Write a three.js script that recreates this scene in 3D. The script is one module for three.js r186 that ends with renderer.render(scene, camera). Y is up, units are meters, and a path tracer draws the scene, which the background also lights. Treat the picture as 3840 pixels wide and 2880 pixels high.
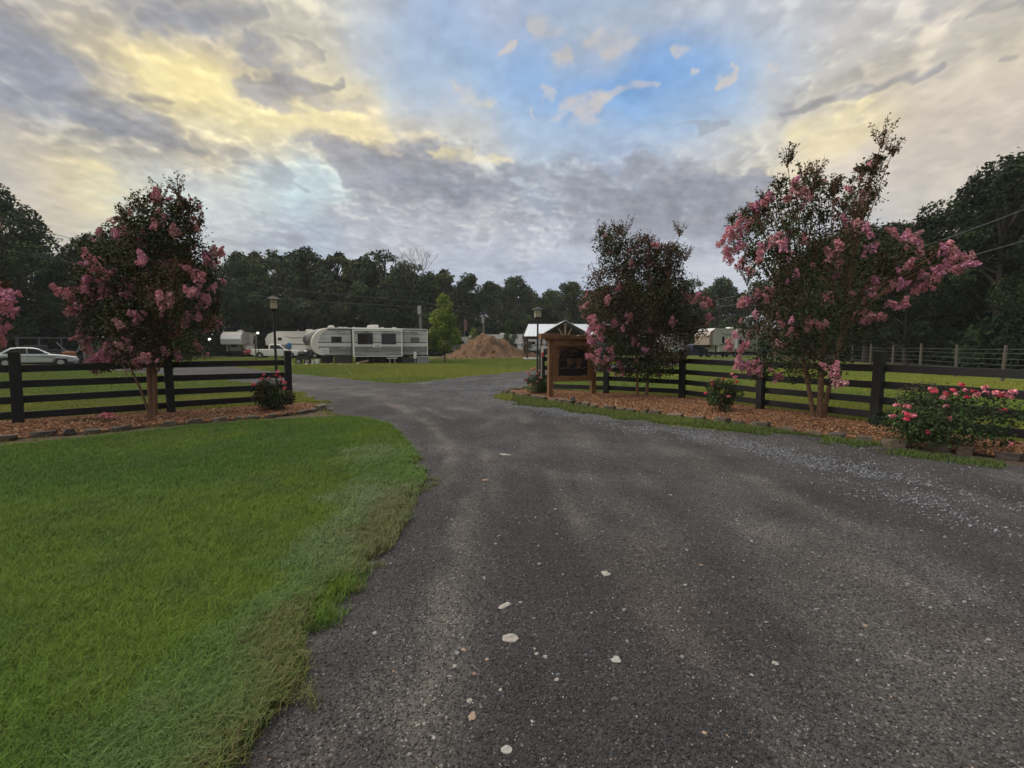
import * as THREE from 'three';
import { mergeGeometries, toCreasedNormals } from 'three/addons/utils/BufferGeometryUtils.js';
import { RoundedBoxGeometry } from 'three/addons/geometries/RoundedBoxGeometry.js';

// ------------------------------------------------------------------ camera, sky, sun, exposure
const scene = new THREE.Scene();
const camera = new THREE.PerspectiveCamera(2 * Math.atan(1440 / 1750) * 180 / Math.PI, 4 / 3, 0.05, 3000);
camera.position.set(0, 1.5, 0);
camera.rotation.x = -Math.atan(140 / 1750);
const EXPOSURE = 2.5;
const SUN_AZ = -72, SUN_EL = 52, SUN_POWER = 1.5;
const sun = new THREE.DirectionalLight(new THREE.Color(1, 0.93, 0.80), SUN_POWER);
{
  const a = SUN_AZ * Math.PI / 180, e = SUN_EL * Math.PI / 180;
  sun.position.set(Math.sin(a) * Math.cos(e) * 120, Math.sin(e) * 120, -Math.cos(a) * Math.cos(e) * 120);
  sun.castShadow = true; sun.shadow.radius = 190; sun.shadow.mapSize.set(2048, 2048);
  Object.assign(sun.shadow.camera, { left: -70, right: 70, top: 70, bottom: -70, near: 1, far: 320 });
  scene.add(sun, sun.target);
}
const renderer = new THREE.WebGLRenderer({ antialias: true });
renderer.setSize(1024, 768);
renderer.toneMapping = THREE.LinearToneMapping;
renderer.toneMappingExposure = EXPOSURE;
renderer.shadowMap.enabled = true;

// ------------------------------------------------------------------ random numbers and noise
function rngOf(seed) { let s = seed >>> 0; return () => { s = (s + 0x6D2B79F5) >>> 0; let t = s; t = Math.imul(t ^ (t >>> 15), t | 1); t ^= t + Math.imul(t ^ (t >>> 7), t | 61); return ((t ^ (t >>> 14)) >>> 0) / 4294967296; }; }
const PERM = new Float32Array(65536); { const r = rngOf(77); for (let i = 0; i < 65536; i++) PERM[i] = r(); }
function vn(x, y) {
  const xi = Math.floor(x), yi = Math.floor(y), fx = x - xi, fy = y - yi;
  const u = fx * fx * (3 - 2 * fx), v = fy * fy * (3 - 2 * fy);
  const a = PERM[(xi * 73 + yi * 5519) & 65535], b = PERM[((xi + 1) * 73 + yi * 5519) & 65535], c = PERM[(xi * 73 + (yi + 1) * 5519) & 65535], d = PERM[((xi + 1) * 73 + (yi + 1) * 5519) & 65535];
  return a + (b - a) * u + (c - a) * v + (a - b - c + d) * u * v;
}
function fbm(x, y, o = 4) { let s = 0, a = 0.5, t = 0; for (let i = 0; i < o; i++) { s += a * vn(x, y); t += a; a *= 0.5; const nx = x * 1.62 - y * 1.18 + 13.7; y = x * 1.18 + y * 1.62 + 7.3; x = nx; } return s / t; }
const clamp = (x, a = 0, b = 1) => x < a ? a : x > b ? b : x;
const smooth = (a, b, x) => { const t = clamp((x - a) / (b - a)); return t * t * (3 - 2 * t); };
const lerp = (a, b, t) => a + (b - a) * t;
const toLin = (c) => { c /= 255; return c <= 0.04045 ? c / 12.92 : ((c + 0.055) / 1.055) ** 2.4; };

// ------------------------------------------------------------------ the evening sky: azimuth, elevation, colour of the air and veil there, share of grey cloud;
// then single clouds: two ends (azimuth, elevation), thickness in degrees, strength, and 0 grey bank, 1 white puff, 2 sunlit veil
const SKYPTS=[-44.4,25.3,165,163,165,0.5,-44.6,22.5,150,155,168,0.8,-44.8,19.6,150,158,172,0.8,-45.6,16.0,178,172,165,0.3,-45.2,12.5,190,182,170,0.15,-40.4,26.1,178,172,165,0.4,-39.6,24.2,200,190,160,0.4,-39.1,21.2,160,160,165,0.8,-40.8,18.6,165,165,168,0.8,-40.0,16.6,205,195,170,0.4,-41.6,15.2,215,205,165,0.1,-34.9,28.8,160,160,165,0.7,-34.3,27.0,180,175,160,0.6,-33.7,24.4,252,228,150,0.05,-31.4,25.7,240,220,160,0.25,-35.3,22.6,210,195,150,0.5,-36.4,20.8,165,163,160,0.8,-31.9,22.6,215,205,165,0.5,-34.0,19.1,185,178,165,0.6,-36.6,18.2,170,168,165,0.8,-28.8,29.4,170,168,165,0.7,-27.2,27.7,200,190,165,0.5,-26.5,25.7,190,180,160,0.7,-24.8,24.0,215,205,165,0.4,-24.8,22.4,245,230,170,0.2,-28.4,20.6,225,215,180,0.4,-30.2,18.2,205,195,175,0.5,-36.0,15.3,208,216,212,0.0,-33.5,15.2,198,212,214,0.0,-22.7,30.7,200,195,180,0.4,-20.9,28.5,205,198,180,0.3,-18.1,26.6,215,205,170,0.3,-19.2,23.2,235,220,170,0.3,-17.3,23.1,248,230,175,0.15,-13.7,22.5,240,220,180,0.2,-21.2,20.9,170,170,172,0.7,-16.3,21.0,145,150,165,0.95,-12.2,21.3,150,155,168,0.9,-9.0,20.2,160,163,172,0.8,-24.5,20.0,205,205,200,0.4,-23.2,17.5,192,214,220,0.0,-20.4,17.4,194,214,220,0.0,-26.0,15.9,195,205,205,0.2,-30.3,14.4,185,190,192,0.2,-33.6,12.6,170,175,182,0.3,-27.8,13.4,172,178,186,0.35,-24.3,13.3,160,170,186,0.4,-21.5,12.1,166,177,194,0.25,-16.0,32.1,185,188,192,0.2,-13.0,31.0,165,182,205,0.0,-11.0,28.6,160,182,210,0.0,-8.8,32.5,155,178,210,0.0,-10.0,26.6,170,188,208,0.05,-7.9,26.0,205,195,175,0.1,-5.8,24.8,200,200,195,0.0,-3.6,23.1,190,192,195,0.1,-14.9,17.9,172,174,182,0.7,-11.2,17.2,165,168,178,0.7,-5.8,18.4,160,163,175,0.8,-11.3,14.8,172,176,185,0.5,-16.5,14.0,178,182,190,0.4,-8.6,12.4,180,182,190,0.4,-3.1,14.5,178,180,188,0.4,-5.9,10.3,170,178,194,0.1,-14.0,11.1,178,183,194,0.25,-3.5,32.7,165,172,190,0.2,-0.3,30.2,128,165,210,0.0,5.1,30.8,165,178,195,0.1,10.3,30.9,170,180,195,0.15,5.1,27.3,130,168,215,0.0,10.4,27.4,112,158,212,0.0,15.5,28.5,115,158,210,0.0,13.0,26.0,120,165,215,0.0,18.1,25.4,135,170,208,0.0,7.8,24.7,165,180,200,0.1,2.4,24.9,160,180,205,0.0,2.4,21.8,175,188,202,0.0,10.5,22.8,165,182,205,0.05,16.7,23.1,170,182,198,0.15,5.2,19.9,160,168,180,0.7,10.6,18.7,152,160,176,0.9,15.8,18.3,158,165,180,0.8,7.9,16.4,160,165,178,0.8,15.8,16.0,148,156,172,0.9,21.7,16.8,145,154,172,0.9,25.4,16.8,155,162,175,0.8,22.3,14.4,158,164,176,0.7,2.4,12.5,180,184,195,0.3,10.7,12.3,178,183,194,0.3,20.9,11.7,172,178,190,0.3,5.2,8.8,170,179,196,0.05,16.0,10.0,178,184,196,0.1,22.5,8.6,182,187,197,0.05,20.3,31.5,180,183,190,0.2,24.9,28.9,180,185,192,0.2,22.8,26.3,165,180,200,0.1,29.1,29.4,185,186,190,0.3,27.2,25.9,175,182,192,0.2,29.4,23.6,190,188,185,0.3,23.0,21.5,190,190,190,0.15,27.4,21.6,205,200,185,0.2,25.3,19.4,200,196,185,0.2,31.8,23.8,180,176,170,0.6,30.7,22.1,178,174,165,0.7,28.7,20.5,205,196,178,0.25,33.4,21.9,228,212,165,0.1,32.0,20.3,235,216,165,0.05,29.6,19.2,225,210,175,0.05,34.9,27.8,188,186,186,0.3,36.9,24.3,190,186,182,0.3,38.4,25.8,195,188,178,0.3,35.4,18.4,208,198,182,0.05,37.0,21.4,205,196,182,0.1,40.3,21.6,205,196,182,0.1,33.7,15.6,190,186,182,0.05,37.3,15.7,195,188,182,0.05,41.6,25.1,195,188,175,0.3,44.4,25.3,185,180,172,0.4,44.5,22.5,212,202,180,0.15,43.3,20.0,205,196,182,0.15,46.1,18.1,200,190,180,0.15,40.5,18.0,202,192,180,0.1,33.1,12.3,178,182,190,0.05,-12.0,29.6,165,184,206,0.0,-5.7,29.3,150,178,212,0.0,-2.5,27.8,145,176,214,0.0,-5.7,27.3,165,186,208,0.0,7.2,28.4,125,165,214,0.0,18.0,28.2,122,162,210,0.0,20.5,25.9,132,168,210,0.0,22.9,24.0,155,180,206,0.0,2.4,23.6,160,182,206,0.0,15.6,24.5,140,172,210,0.0,-5.7,31.2,155,180,210,0.0,-2.5,29.4,138,170,212,0.0,20.4,29.0,128,165,210,0.0,24.1,27.6,150,176,206,0.0,11.5,24.9,145,175,210,0.0,-1.4,26.2,160,183,208,0.0];
const CLOUDS=[-47.6,23.5,-33.3,18.5,1.58,0.85,0,-42.2,20.0,-37.6,19.1,0.94,0.7,0,-32.8,19.7,-24.2,17.0,1.01,0.7,0,-22.2,21.1,-5.3,21.6,0.89,0.95,0,-17.4,19.9,-0.3,17.5,1.6,0.85,0,-0.3,20.3,12.2,17.2,1.24,0.8,0,9.5,16.8,27.2,16.7,1.3,0.9,0,5.2,14.7,23.7,14.7,0.68,0.7,0,-27.3,25.1,-19.1,26.8,0.66,0.8,0,-36.4,27.9,-27.0,31.2,0.92,0.75,0,-24.6,29.2,-20.5,28.9,0.47,0.7,0,29.0,22.7,40.8,23.4,0.36,0.8,0,18.6,23.1,23.4,22.5,0.33,0.6,0,42.7,25.9,46.6,25.6,0.36,0.6,0,44.1,22.0,45.0,22.1,0.23,0.6,0,-31.7,10.7,-11.3,11.5,0.73,0.5,0,-1.5,9.6,10.7,8.6,0.64,0.35,0,-37.4,22.4,-34.9,22.5,0.44,0.6,0,-2.5,15.3,2.4,15.0,0.4,0.6,0,9.3,31.2,14.9,31.0,1.25,0.9,1,2.4,33.3,5.8,32.6,0.93,0.7,1,5.3,30.6,6.9,29.8,0.61,0.8,1,18.7,29.5,20.8,29.6,0.33,1,1,22.8,26.3,23.7,27.5,0.38,0.9,1,5.6,25.4,11.0,26.0,1.09,0.85,1,11.0,26.4,16.0,27.5,0.36,0.6,1,-1.7,30.5,0.2,31.3,0.3,0.9,1,28.1,26.2,28.4,26.7,0.22,0.8,1,20.6,27.6,20.9,27.8,0.19,0.8,1,-7.3,27.6,-3.0,26.3,0.66,0.7,1,4.0,27.8,4.8,26.7,0.29,0.6,1,19.8,30.9,21.7,30.8,0.32,0.7,1,2.9,26.3,3.8,25.7,0.25,0.6,1,-35.6,24.1,-29.8,25.0,1.09,1,2,-27.5,22.2,-20.2,22.9,0.66,0.7,2,-19.2,22.8,-14.3,22.6,0.6,0.8,2,-9.0,21.5,-0.3,21.3,0.32,0.8,2,30.4,20.6,36.3,22.1,0.69,0.55,2,-42.2,15.5,-39.4,15.8,0.38,0.6,2,-30.7,22.9,-23.9,23.4,0.55,0.4,2,-12.2,23.3,-7.9,22.7,0.4,0.5,2,-38.6,24.8,-36.3,23.4,0.42,0.45,2,-5.7,26.7,-2.5,26.4,0.42,0.4,2];
{
  const W = 4096, Hh = 2048, data = new Float32Array(W * Hh * 4), n = SKYPTS.length / 6;
  const P = []; for (let i = 0; i < n; i++) P.push([SKYPTS[i * 6], SKYPTS[i * 6 + 1], toLin(SKYPTS[i * 6 + 2]), toLin(SKYPTS[i * 6 + 3]), toLin(SKYPTS[i * 6 + 4]), SKYPTS[i * 6 + 5]]);
  // smooth field on a coarse grid, then looked up
  const GW = 360, GH = 92, grid = new Float32Array(GW * GH * 4);
  for (let j = 0; j < GH; j++) for (let i = 0; i < GW; i++) {
    const az = i - 180, el = j;
    const away = 0.0014, up = smooth(20, 60, el);
    let w = away, r = away * lerp(0.44, 0.46, up), g = away * lerp(0.43, 0.46, up), b = away * lerp(0.45, 0.48, up), d = away * 0.42;
    for (const p of P) {
      let da = Math.abs(az - p[0]); if (da > 180) da = 360 - da; da *= Math.cos(el * Math.PI / 180);
      const de = (el - p[1]) * 1.35, q = Math.exp(-(da * da + de * de) / 9.5) + 0.004 * Math.exp(-(da * da + de * de) / 160);
      w += q; r += q * p[2] * 1.16; g += q * p[3] * 1.16; b += q * p[4] * 1.15; d += q * p[5];
    }
    const o = (j * GW + i) * 4; grid[o] = r / w; grid[o + 1] = g / w; grid[o + 2] = b / w; grid[o + 3] = d / w;
  }
  const banks = []; for (let i = 0; i < CLOUDS.length; i += 7) { const q = CLOUDS.slice(i, i + 7); q.push(Math.max(q[1], q[3]) + q[4] * 2, Math.min(q[1], q[3]) - q[4] * 2); banks.push(q); }
  const out = [0, 0, 0, 0];
  const look = (az, el) => {
    let x = ((az + 180) % 360 + 360) % 360; const y = clamp(el, 0, 90.9), xi = Math.floor(x), yi = Math.floor(y), fx = x - xi, fy = y - yi, x1 = (xi + 1) % 360, x0 = xi % 360;
    for (let k = 0; k < 4; k++) { const a = grid[(yi * GW + x0) * 4 + k], b = grid[(yi * GW + x1) * 4 + k], c = grid[((yi + 1) * GW + x0) * 4 + k], d = grid[((yi + 1) * GW + x1) * 4 + k]; out[k] = a + (b - a) * fx + (c - a) * fy + (a - b - c + d) * fx * fy; }
    return out;
  };
  for (let j = 0; j < Hh; j++) {
    const el = (j + 0.5) / Hh * 180 - 90;                                   // the texture's first row is the nadir
    if (el < -2) { for (let i = 0; i < W; i++) { const o = (j * W + i) * 4; data[o] = data[o + 1] = data[o + 2] = 0.16 / EXPOSURE; data[o + 3] = 1; } continue; }
    const er = Math.max(el, 0.4) * Math.PI / 180, ce = Math.cos(er), se = Math.sin(er);
    for (let i = 0; i < W; i++) {
      const phi = (i + 0.5) / W * 2 * Math.PI - Math.PI;                     // atan2(z, x)
      const dx = Math.cos(phi) * ce, dz = Math.sin(phi) * ce, k = 1 / (se + 0.16);
      const az = Math.atan2(dx, -dz) * 180 / Math.PI;
      const u = dx * k, v = -dz * k;                                         // the cloud layer overhead, flattened
      const wx = fbm(u * 1.3 + 3, v * 0.9 + 9, 3) - 0.5, wy = fbm(u * 1.3 + 23, v * 0.9 + 4, 3) - 0.5;
      const c = look(az + wx * 8 + (fbm(u * 7, v * 6 + 50, 3) - 0.5) * 4, el + wy * 4 + (fbm(u * 7 + 30, v * 6, 3) - 0.5) * 2.4);
      let r = c[0], g = c[1], b = c[2]; const dark = c[3];
      const hw = smooth(2, 24, el), mott = (x, y) => { const p = x * 0.8 + y * 0.6, q = y * 0.8 - x * 0.6; return fbm(p * 2.6 + wx * 0.8 + 40, q * 2.6 + wy * 0.8, 5) * (0.66 - 0.2 * hw) + fbm(p * lerp(5, 9.5, hw) + wx * 0.9 + 11, q * lerp(5, 9.5, hw) + wy * 0.9, 5) * (0.34 + 0.2 * hw); };
      const n1 = mott(u, v), n0 = mott(u - 0.035, v + 0.05), n3 = fbm(u * 0.9 + v * 0.5 + 90, v * 0.8 - u * 0.6 + 60, 4), n4 = fbm(u * 30 + v * 14 + wx * 3, v * 26 - u * 14 + wy * 3, 3), n6 = fbm(u * 15 + v * 8 + 17, v * 14 - u * 8 + 5, 4), n7 = fbm((u - 0.016) * 15 + (v + 0.02) * 8 + 17, (v + 0.02) * 14 - (u - 0.016) * 8 + 5, 4);
      const warm = clamp((r - b) * 3.2), lum = 0.3 * r + 0.5 * g + 0.2 * b, many = smooth(0.06, 0.4, dark);
      // thin veil, uneven
      const veil = (n3 - 0.5) * 0.45 + (n1 - 0.5) * 0.75 + (n4 - 0.5) * 0.34 * lerp(0.4, 1, hw) + (n6 - 0.5) * 0.42, vk = 0.42 + 0.75 * dark;
      r *= 1 + veil * vk * 1.1; g *= 1 + veil * vk * 1.08; b *= 1 + veil * vk;
      // grey billows in front of it, brighter on the side towards the light
      const th = 0.64 - dark * 0.27 - (n3 - 0.5) * 0.34, den = smooth(th, th + 0.10, n1 + (n4 - 0.5) * 0.07 * hw + (n6 - 0.5) * 0.12) * many;
      const lit = clamp((n1 - n0) * 5.5 + (n6 - n7) * 3.2, -1, 1) * many * lerp(0.35, 1, hw);
      const gl = lerp(lum, 0.275, 0.72) * (1 + lit * 0.20), kk = den * 0.80;
      r = lerp(r, gl * lerp(0.90, 1.0, warm * 0.6), kk); g = lerp(g, gl * 0.935, kk); b = lerp(b, gl * lerp(1.09, 0.97, warm), kk);
      const hi = Math.max(lit, 0) * (1 - den) * 0.34; r *= 1 + hi * 1.2; g *= 1 + hi * 1.05; b *= 1 + hi * 0.7;
      // the single clouds, their outlines frayed by noise
      if (el < 42 && az > -56 && az < 58) {
        const ca = Math.cos(el * Math.PI / 180), fx = (fbm(u * 12 + 5, v * 9 + 2, 5) - 0.5), fy = (fbm(u * 12 + 45, v * 9 + 22, 5) - 0.5), n5 = fbm(u * 17 + v * 6 + 71, v * 13 - u * 6 + 13, 5);
        for (const q of banks) {
          const ax = az + fx * 4.2, ey = el + fy * 2.6; if (ey > q[7] + 4 || ey < q[8] - 4) continue;
          const ex = (q[2] - q[0]) * ca, ez = q[3] - q[1], px = (ax - q[0]) * ca, pz = ey - q[1], t = clamp((px * ex + pz * ez) / (ex * ex + ez * ez + 1e-6)), dd = Math.hypot(px - ex * t, pz - ez * t) / (q[4] * (0.35 + 0.75 * Math.sin(Math.PI * clamp(0.1 + 0.8 * t))));
          if (dd > 3) continue;
          const e = dd, env = Math.exp(-dd * dd * 0.42), nn = (n1 - 0.5) * 0.8 + (n5 - 0.5) * 1.7 + (n4 - 0.5) * 0.6;
          if (q[6] === 0) { const D = env * 0.95 + nn * 0.62, m = smooth(0.30, 1.12, D) * smooth(0.02, 0.4, env) * q[5] * (q[7] < 17 ? 0.74 : 0.9), rim = smooth(0.1, 0.32, D) * (1 - smooth(0.32, 0.6, D)) * env * q[5] * 0.28, gg = 0.335 * (1 + lit * 0.22 + (n1 - 0.5) * 0.5); r = lerp(r, gg * lerp(0.93, 1.03, warm), m) * (1 + rim * 1.15); g = lerp(g, gg * 0.985, m) * (1 + rim); b = lerp(b, gg * lerp(1.14, 1.0, warm), m) * (1 + rim * 0.6); }
          else if (q[6] === 1) { const D = env * 0.9 + nn * 0.8, m = smooth(0.32, 1.05, D) * smooth(0.02, 0.3, env) * q[5] * 0.95, w = 0.60 + 0.16 * lit + (n1 - 0.5) * 0.35; r = lerp(r, w * 1.02, m); g = lerp(g, w * 0.955, m); b = lerp(b, w * 0.90, m); }
          else { const m = clamp(Math.exp(-e * e * 0.55) * (0.8 + nn * 0.8)) * q[5] * 0.78; r = lerp(r, 0.97, m); g = lerp(g, 0.84, m); b = lerp(b, 0.46, m * 0.9); }
        }
      }
      const o = (j * W + i) * 4; data[o] = Math.max(r, 0.02) / EXPOSURE; data[o + 1] = Math.max(g, 0.02) / EXPOSURE; data[o + 2] = Math.max(b, 0.02) / EXPOSURE; data[o + 3] = 1;
    }
  }
  const tex = new THREE.DataTexture(data, W, Hh, THREE.RGBAFormat, THREE.FloatType);
  tex.mapping = THREE.EquirectangularReflectionMapping; tex.magFilter = THREE.LinearFilter; tex.minFilter = THREE.LinearFilter; tex.colorSpace = THREE.LinearSRGBColorSpace; tex.needsUpdate = true;
  scene.background = tex; scene.environment = tex;
}

// ------------------------------------------------------------------ helpers
const taken = new Map();
function numbered(name) { const k = taken.get(name) ?? 0; taken.set(name, k + 1); return k ? `${name}_${String(k).padStart(3, '0')}` : name; }
function tag(o, label, category, group) { o.userData = { label, category }; if (group) o.userData.group = group; return o; }
function thing(name, label, category, x = 0, y = 0, z = 0, turn = 0, group) { const o = new THREE.Group(); o.name = numbered(name); o.position.set(x, y, z); o.rotation.y = turn; tag(o, label, category, group); scene.add(o); return o; }
function part(name, geo, m, parent) { const o = new THREE.Mesh(geo, m); o.name = name; o.castShadow = o.receiveShadow = true; parent.add(o); return o; }
function solo(name, geo, m, label, category, x = 0, y = 0, z = 0, turn = 0, group) { const o = new THREE.Mesh(geo, m); o.name = numbered(name); o.castShadow = o.receiveShadow = true; o.position.set(x, y, z); o.rotation.y = turn; tag(o, label, category, group); scene.add(o); return o; }
function struct(name, geo, m, kind = 'structure') { const o = new THREE.Mesh(geo, m); o.name = numbered(name); o.castShadow = o.receiveShadow = true; o.userData = { kind }; scene.add(o); return o; }
function copyOf(o, label, x, y, z, turn, group) { const c = o.clone(); c.name = numbered(o.name.replace(/_\d{3}$/, '')); c.position.set(x, y, z); c.rotation.y = turn; tag(c, label, o.userData.category, group); scene.add(c); return c; }
const col = (r, g, b) => new THREE.Color().setRGB(r, g, b);
const mat = (c, roughness = 0.8, o = {}) => new THREE.MeshStandardMaterial({ color: Array.isArray(c) ? col(...c) : c, roughness, ...o });
function box(w, h, d, x = 0, y = 0, z = 0, rx = 0, ry = 0, rz = 0) { const g = new THREE.BoxGeometry(w, h, d); if (rx) g.rotateX(rx); if (rz) g.rotateZ(rz); if (ry) g.rotateY(ry); g.translate(x, y, z); return g; }
function rbox(w, h, d, r, x = 0, y = 0, z = 0, ry = 0) { const g = new RoundedBoxGeometry(w, h, d, 2, Math.min(r, w / 2.01, h / 2.01, d / 2.01)); if (ry) g.rotateY(ry); g.translate(x, y, z); return g; }
function cyl(r0, r1, h, n, x = 0, y = 0, z = 0, rx = 0, rz = 0) { const g = new THREE.CylinderGeometry(r1, r0, h, n); if (rx) g.rotateX(rx); if (rz) g.rotateZ(rz); g.translate(x, y, z); return g; }
function ext(pts, depth, bevel = 0, z = 0) {                                  // outline in x, y; pulled out along z
  const s = new THREE.Shape(pts.map(([x, y]) => new THREE.Vector2(x, y)));
  const g = new THREE.ExtrudeGeometry(s, { depth: Math.max(depth - 2 * bevel, 1e-4), bevelEnabled: bevel > 0, bevelThickness: bevel, bevelSize: bevel, bevelOffset: -bevel, bevelSegments: 2, curveSegments: 6 });
  g.translate(0, 0, z + bevel); return g;
}
const clean = (g) => { g = g.index ? g.toNonIndexed() : g; for (const k of Object.keys(g.attributes)) if (!['position', 'normal', 'uv', 'color'].includes(k)) g.deleteAttribute(k); return g; };
const join = (a) => mergeGeometries(a.map(clean));
function tube(pts, r0, r1, seg = 8, rad = 6, wob = 0, rng = null) {           // a tapered limb along a smooth curve
  const curve = new THREE.CatmullRomCurve3(pts.map((p) => new THREE.Vector3(...p))), fr = curve.computeFrenetFrames(seg, false), pos = [], idx = [], p = new THREE.Vector3(), uv = [];
  for (let i = 0; i <= seg; i++) {
    const t = i / seg; curve.getPoint(t, p); const r = lerp(r0, r1, t) * (wob && rng ? 1 + (rng() - 0.5) * wob : 1);
    for (let k = 0; k <= rad; k++) { const a = k / rad * 6.2832, n = fr.normals[i], b = fr.binormals[i]; pos.push(p.x + r * (n.x * Math.cos(a) + b.x * Math.sin(a)), p.y + r * (n.y * Math.cos(a) + b.y * Math.sin(a)), p.z + r * (n.z * Math.cos(a) + b.z * Math.sin(a))); uv.push(k / rad, t * 4); }
  }
  for (let i = 0; i < seg; i++) for (let k = 0; k < rad; k++) { const a = i * (rad + 1) + k, b = a + rad + 1; idx.push(a, b, a + 1, b, b + 1, a + 1); }
  const g = new THREE.BufferGeometry(); g.setAttribute('position', new THREE.Float32BufferAttribute(pos, 3)); g.setAttribute('uv', new THREE.Float32BufferAttribute(uv, 2)); g.setIndex(idx); g.computeVertexNormals(); return g;
}
function dataTex(w, h, f, { srgb = true, rx = 1, ry = 1 } = {}) {
  const d = new Uint8Array(w * h * 4);
  for (let j = 0; j < h; j++) for (let i = 0; i < w; i++) { const c = f(i / w, j / h, i, j), o = (j * w + i) * 4; d[o] = clamp(c[0]) * 255; d[o + 1] = clamp(c[1]) * 255; d[o + 2] = clamp(c[2]) * 255; d[o + 3] = 255; }
  const t = new THREE.DataTexture(d, w, h); t.wrapS = t.wrapT = THREE.RepeatWrapping; t.magFilter = THREE.LinearFilter; t.minFilter = THREE.LinearMipmapLinearFilter; t.generateMipmaps = true; t.repeat.set(rx, ry);
  if (srgb) t.colorSpace = THREE.SRGBColorSpace; t.needsUpdate = true; return t;
}

// ------------------------------------------------------------------ the lie of the land
const hgt = (x, z) => { const d = Math.hypot(x, z); return (fbm(x * 0.35 + 50, z * 0.35 + 20, 3) - 0.5) * 0.05 * smooth(2, 9, d) + (fbm(x * 0.05 + 9, z * 0.05 + 5, 2) - 0.5) * 0.3 * smooth(25, 60, d); };
function polySdf(poly) {                                                     // metres inside an outline (negative outside)
  const n = poly.length;
  return (x, z) => {
    let d = 1e9, inside = false;
    for (let i = 0, j = n - 1; i < n; j = i++) {
      const ax = poly[i][0], az = poly[i][1], bx = poly[j][0], bz = poly[j][1], ex = bx - ax, ez = bz - az, wx = x - ax, wz = z - az;
      const t = clamp((wx * ex + wz * ez) / (ex * ex + ez * ez)), qx = wx - ex * t, qz = wz - ez * t; d = Math.min(d, qx * qx + qz * qz);
      if ((az > z) !== (bz > z) && x < (bx - ax) * (z - az) / (bz - az) + ax) inside = !inside;
    }
    return (inside ? 1 : -1) * Math.sqrt(d);
  };
}
function lineDist(line) { return (x, z) => { let best = 1e9; for (let i = 0; i + 1 < line.length; i++) { const [ax, az] = line[i], [bx, bz] = line[i + 1], ex = bx - ax, ez = bz - az, t = clamp(((x - ax) * ex + (z - az) * ez) / (ex * ex + ez * ez)); best = Math.min(best, Math.hypot(x - ax - ex * t, z - az - ez * t)); } return best; }; }
const ROAD = [[-2.4, 8], [-1.5, 2], [-1.24, 0], [-1.14, -1.6], [-1.06, -2.7], [-1.04, -4.0], [-1.14, -5.3], [-1.7, -7.1], [-2.45, -8.8], [-3.4, -9.85], [-4.0, -10.5], [-4.45, -11.4], [-5.0, -12.5], [-5.8, -13.4], [-7.3, -15.7], [-9.9, -18.2], [-13.2, -21.3], [-18.1, -24.8], [-26, -30], [-40, -38.5], [-60, -47],
  [-60, -52], [-38, -45.5], [-22.2, -36.2], [-11.9, -25.6], [-8, -21.9], [-5.4, -19.3], [-4.4, -18.9], [-3.6, -19.9], [-2.4, -22.9], [-0.2, -27], [1.7, -29.6], [8, -38], [20, -50], [45, -66], [75, -80],
  [75, -75], [45, -61], [22, -45.5], [10, -34.5], [4.5, -29], [2.4, -25.6], [1.35, -21.3], [0.24, -17], [-0.5, -14.4], [-0.45, -13.3], [0.29, -11.9], [1.93, -9.95], [3.02, -8.9], [3.75, -8.35], [4.5, -8.1], [5.1, -7.35], [5.75, -6.6], [6.6, -5.75], [8, -4.6], [14, -1.5], [20, 4], [20, 8]];
const roadIn = polySdf(ROAD);
const LAWN = [[-30, 8], [-2.4, 8], [-1.5, 2], [-1.24, 0], [-1.14, -1.6], [-1.06, -2.7], [-1.04, -4.0], [-1.14, -5.3], [-1.7, -7.1], [-2.4, -8.7], [-3.2, -9.6], [-3.9, -9.5], [-4.9, -9.05], [-5.9, -8.6], [-6.35, -8.0], [-6.9, -7.3], [-7.6, -6.6], [-9, -5.3], [-12, -3], [-30, 2]];
const lawnIn = polySdf(LAWN);
const L_STONES = [[-9.9, -5.9], [-9.0, -6.6], [-8.1, -7.25], [-7.75, -7.65], [-7.1, -8.05], [-6.75, -8.6], [-6.2, -8.95], [-5.7, -9.35], [-5.2, -9.7], [-4.8, -10.1], [-4.55, -10.65], [-4.6, -11.3]];
const R_STONES = [[0.5, -16.2], [-0.1, -15.6], [-0.28, -14.9], [0.1, -14.2], [0.55, -13.6], [1.1, -12.75], [2.14, -11.2], [3.07, -10.35], [3.8, -9.6], [4.73, -8.55], [5.32, -7.64], [5.9, -6.92], [6.76, -6.06], [7.8, -5.1]];
const LBED = [...L_STONES, [-4.95, -11.95], [-5.5, -12.25], [-7.6, -10.75], [-9.7, -9.45], [-11.7, -8.3], [-13, -7.4], [-12, -5]];
const RBED = [...R_STONES, [9.2, -4.6], [8.6, -6.2], [7.2, -8.6], [6.4, -10.9], [5.2, -13.5], [3, -14.8], [1.6, -15.9]];
const lbedIn = polySdf(LBED), rbedIn = polySdf(RBED);
const bedH = (x, z) => { const d = Math.max(lbedIn(x, z), rbedIn(x, z)); return d <= 0 ? 0 : 0.012 + 0.04 * smooth(0.2, 1.1, d) + 0.03 * (fbm(x * 1.7, z * 1.7, 3) - 0.5); };
const edgeNoise = (x, z) => (fbm(x * 2.6 + 4, z * 2.6 + 8, 5) - 0.5) * 0.8;
const roadE = (x, z) => roadIn(x, z) + edgeNoise(x, z) * smooth(0, 1.2, 3 - Math.abs(roadIn(x, z)));
const lStoneD = lineDist(L_STONES), rStoneD = lineDist(R_STONES);

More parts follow.
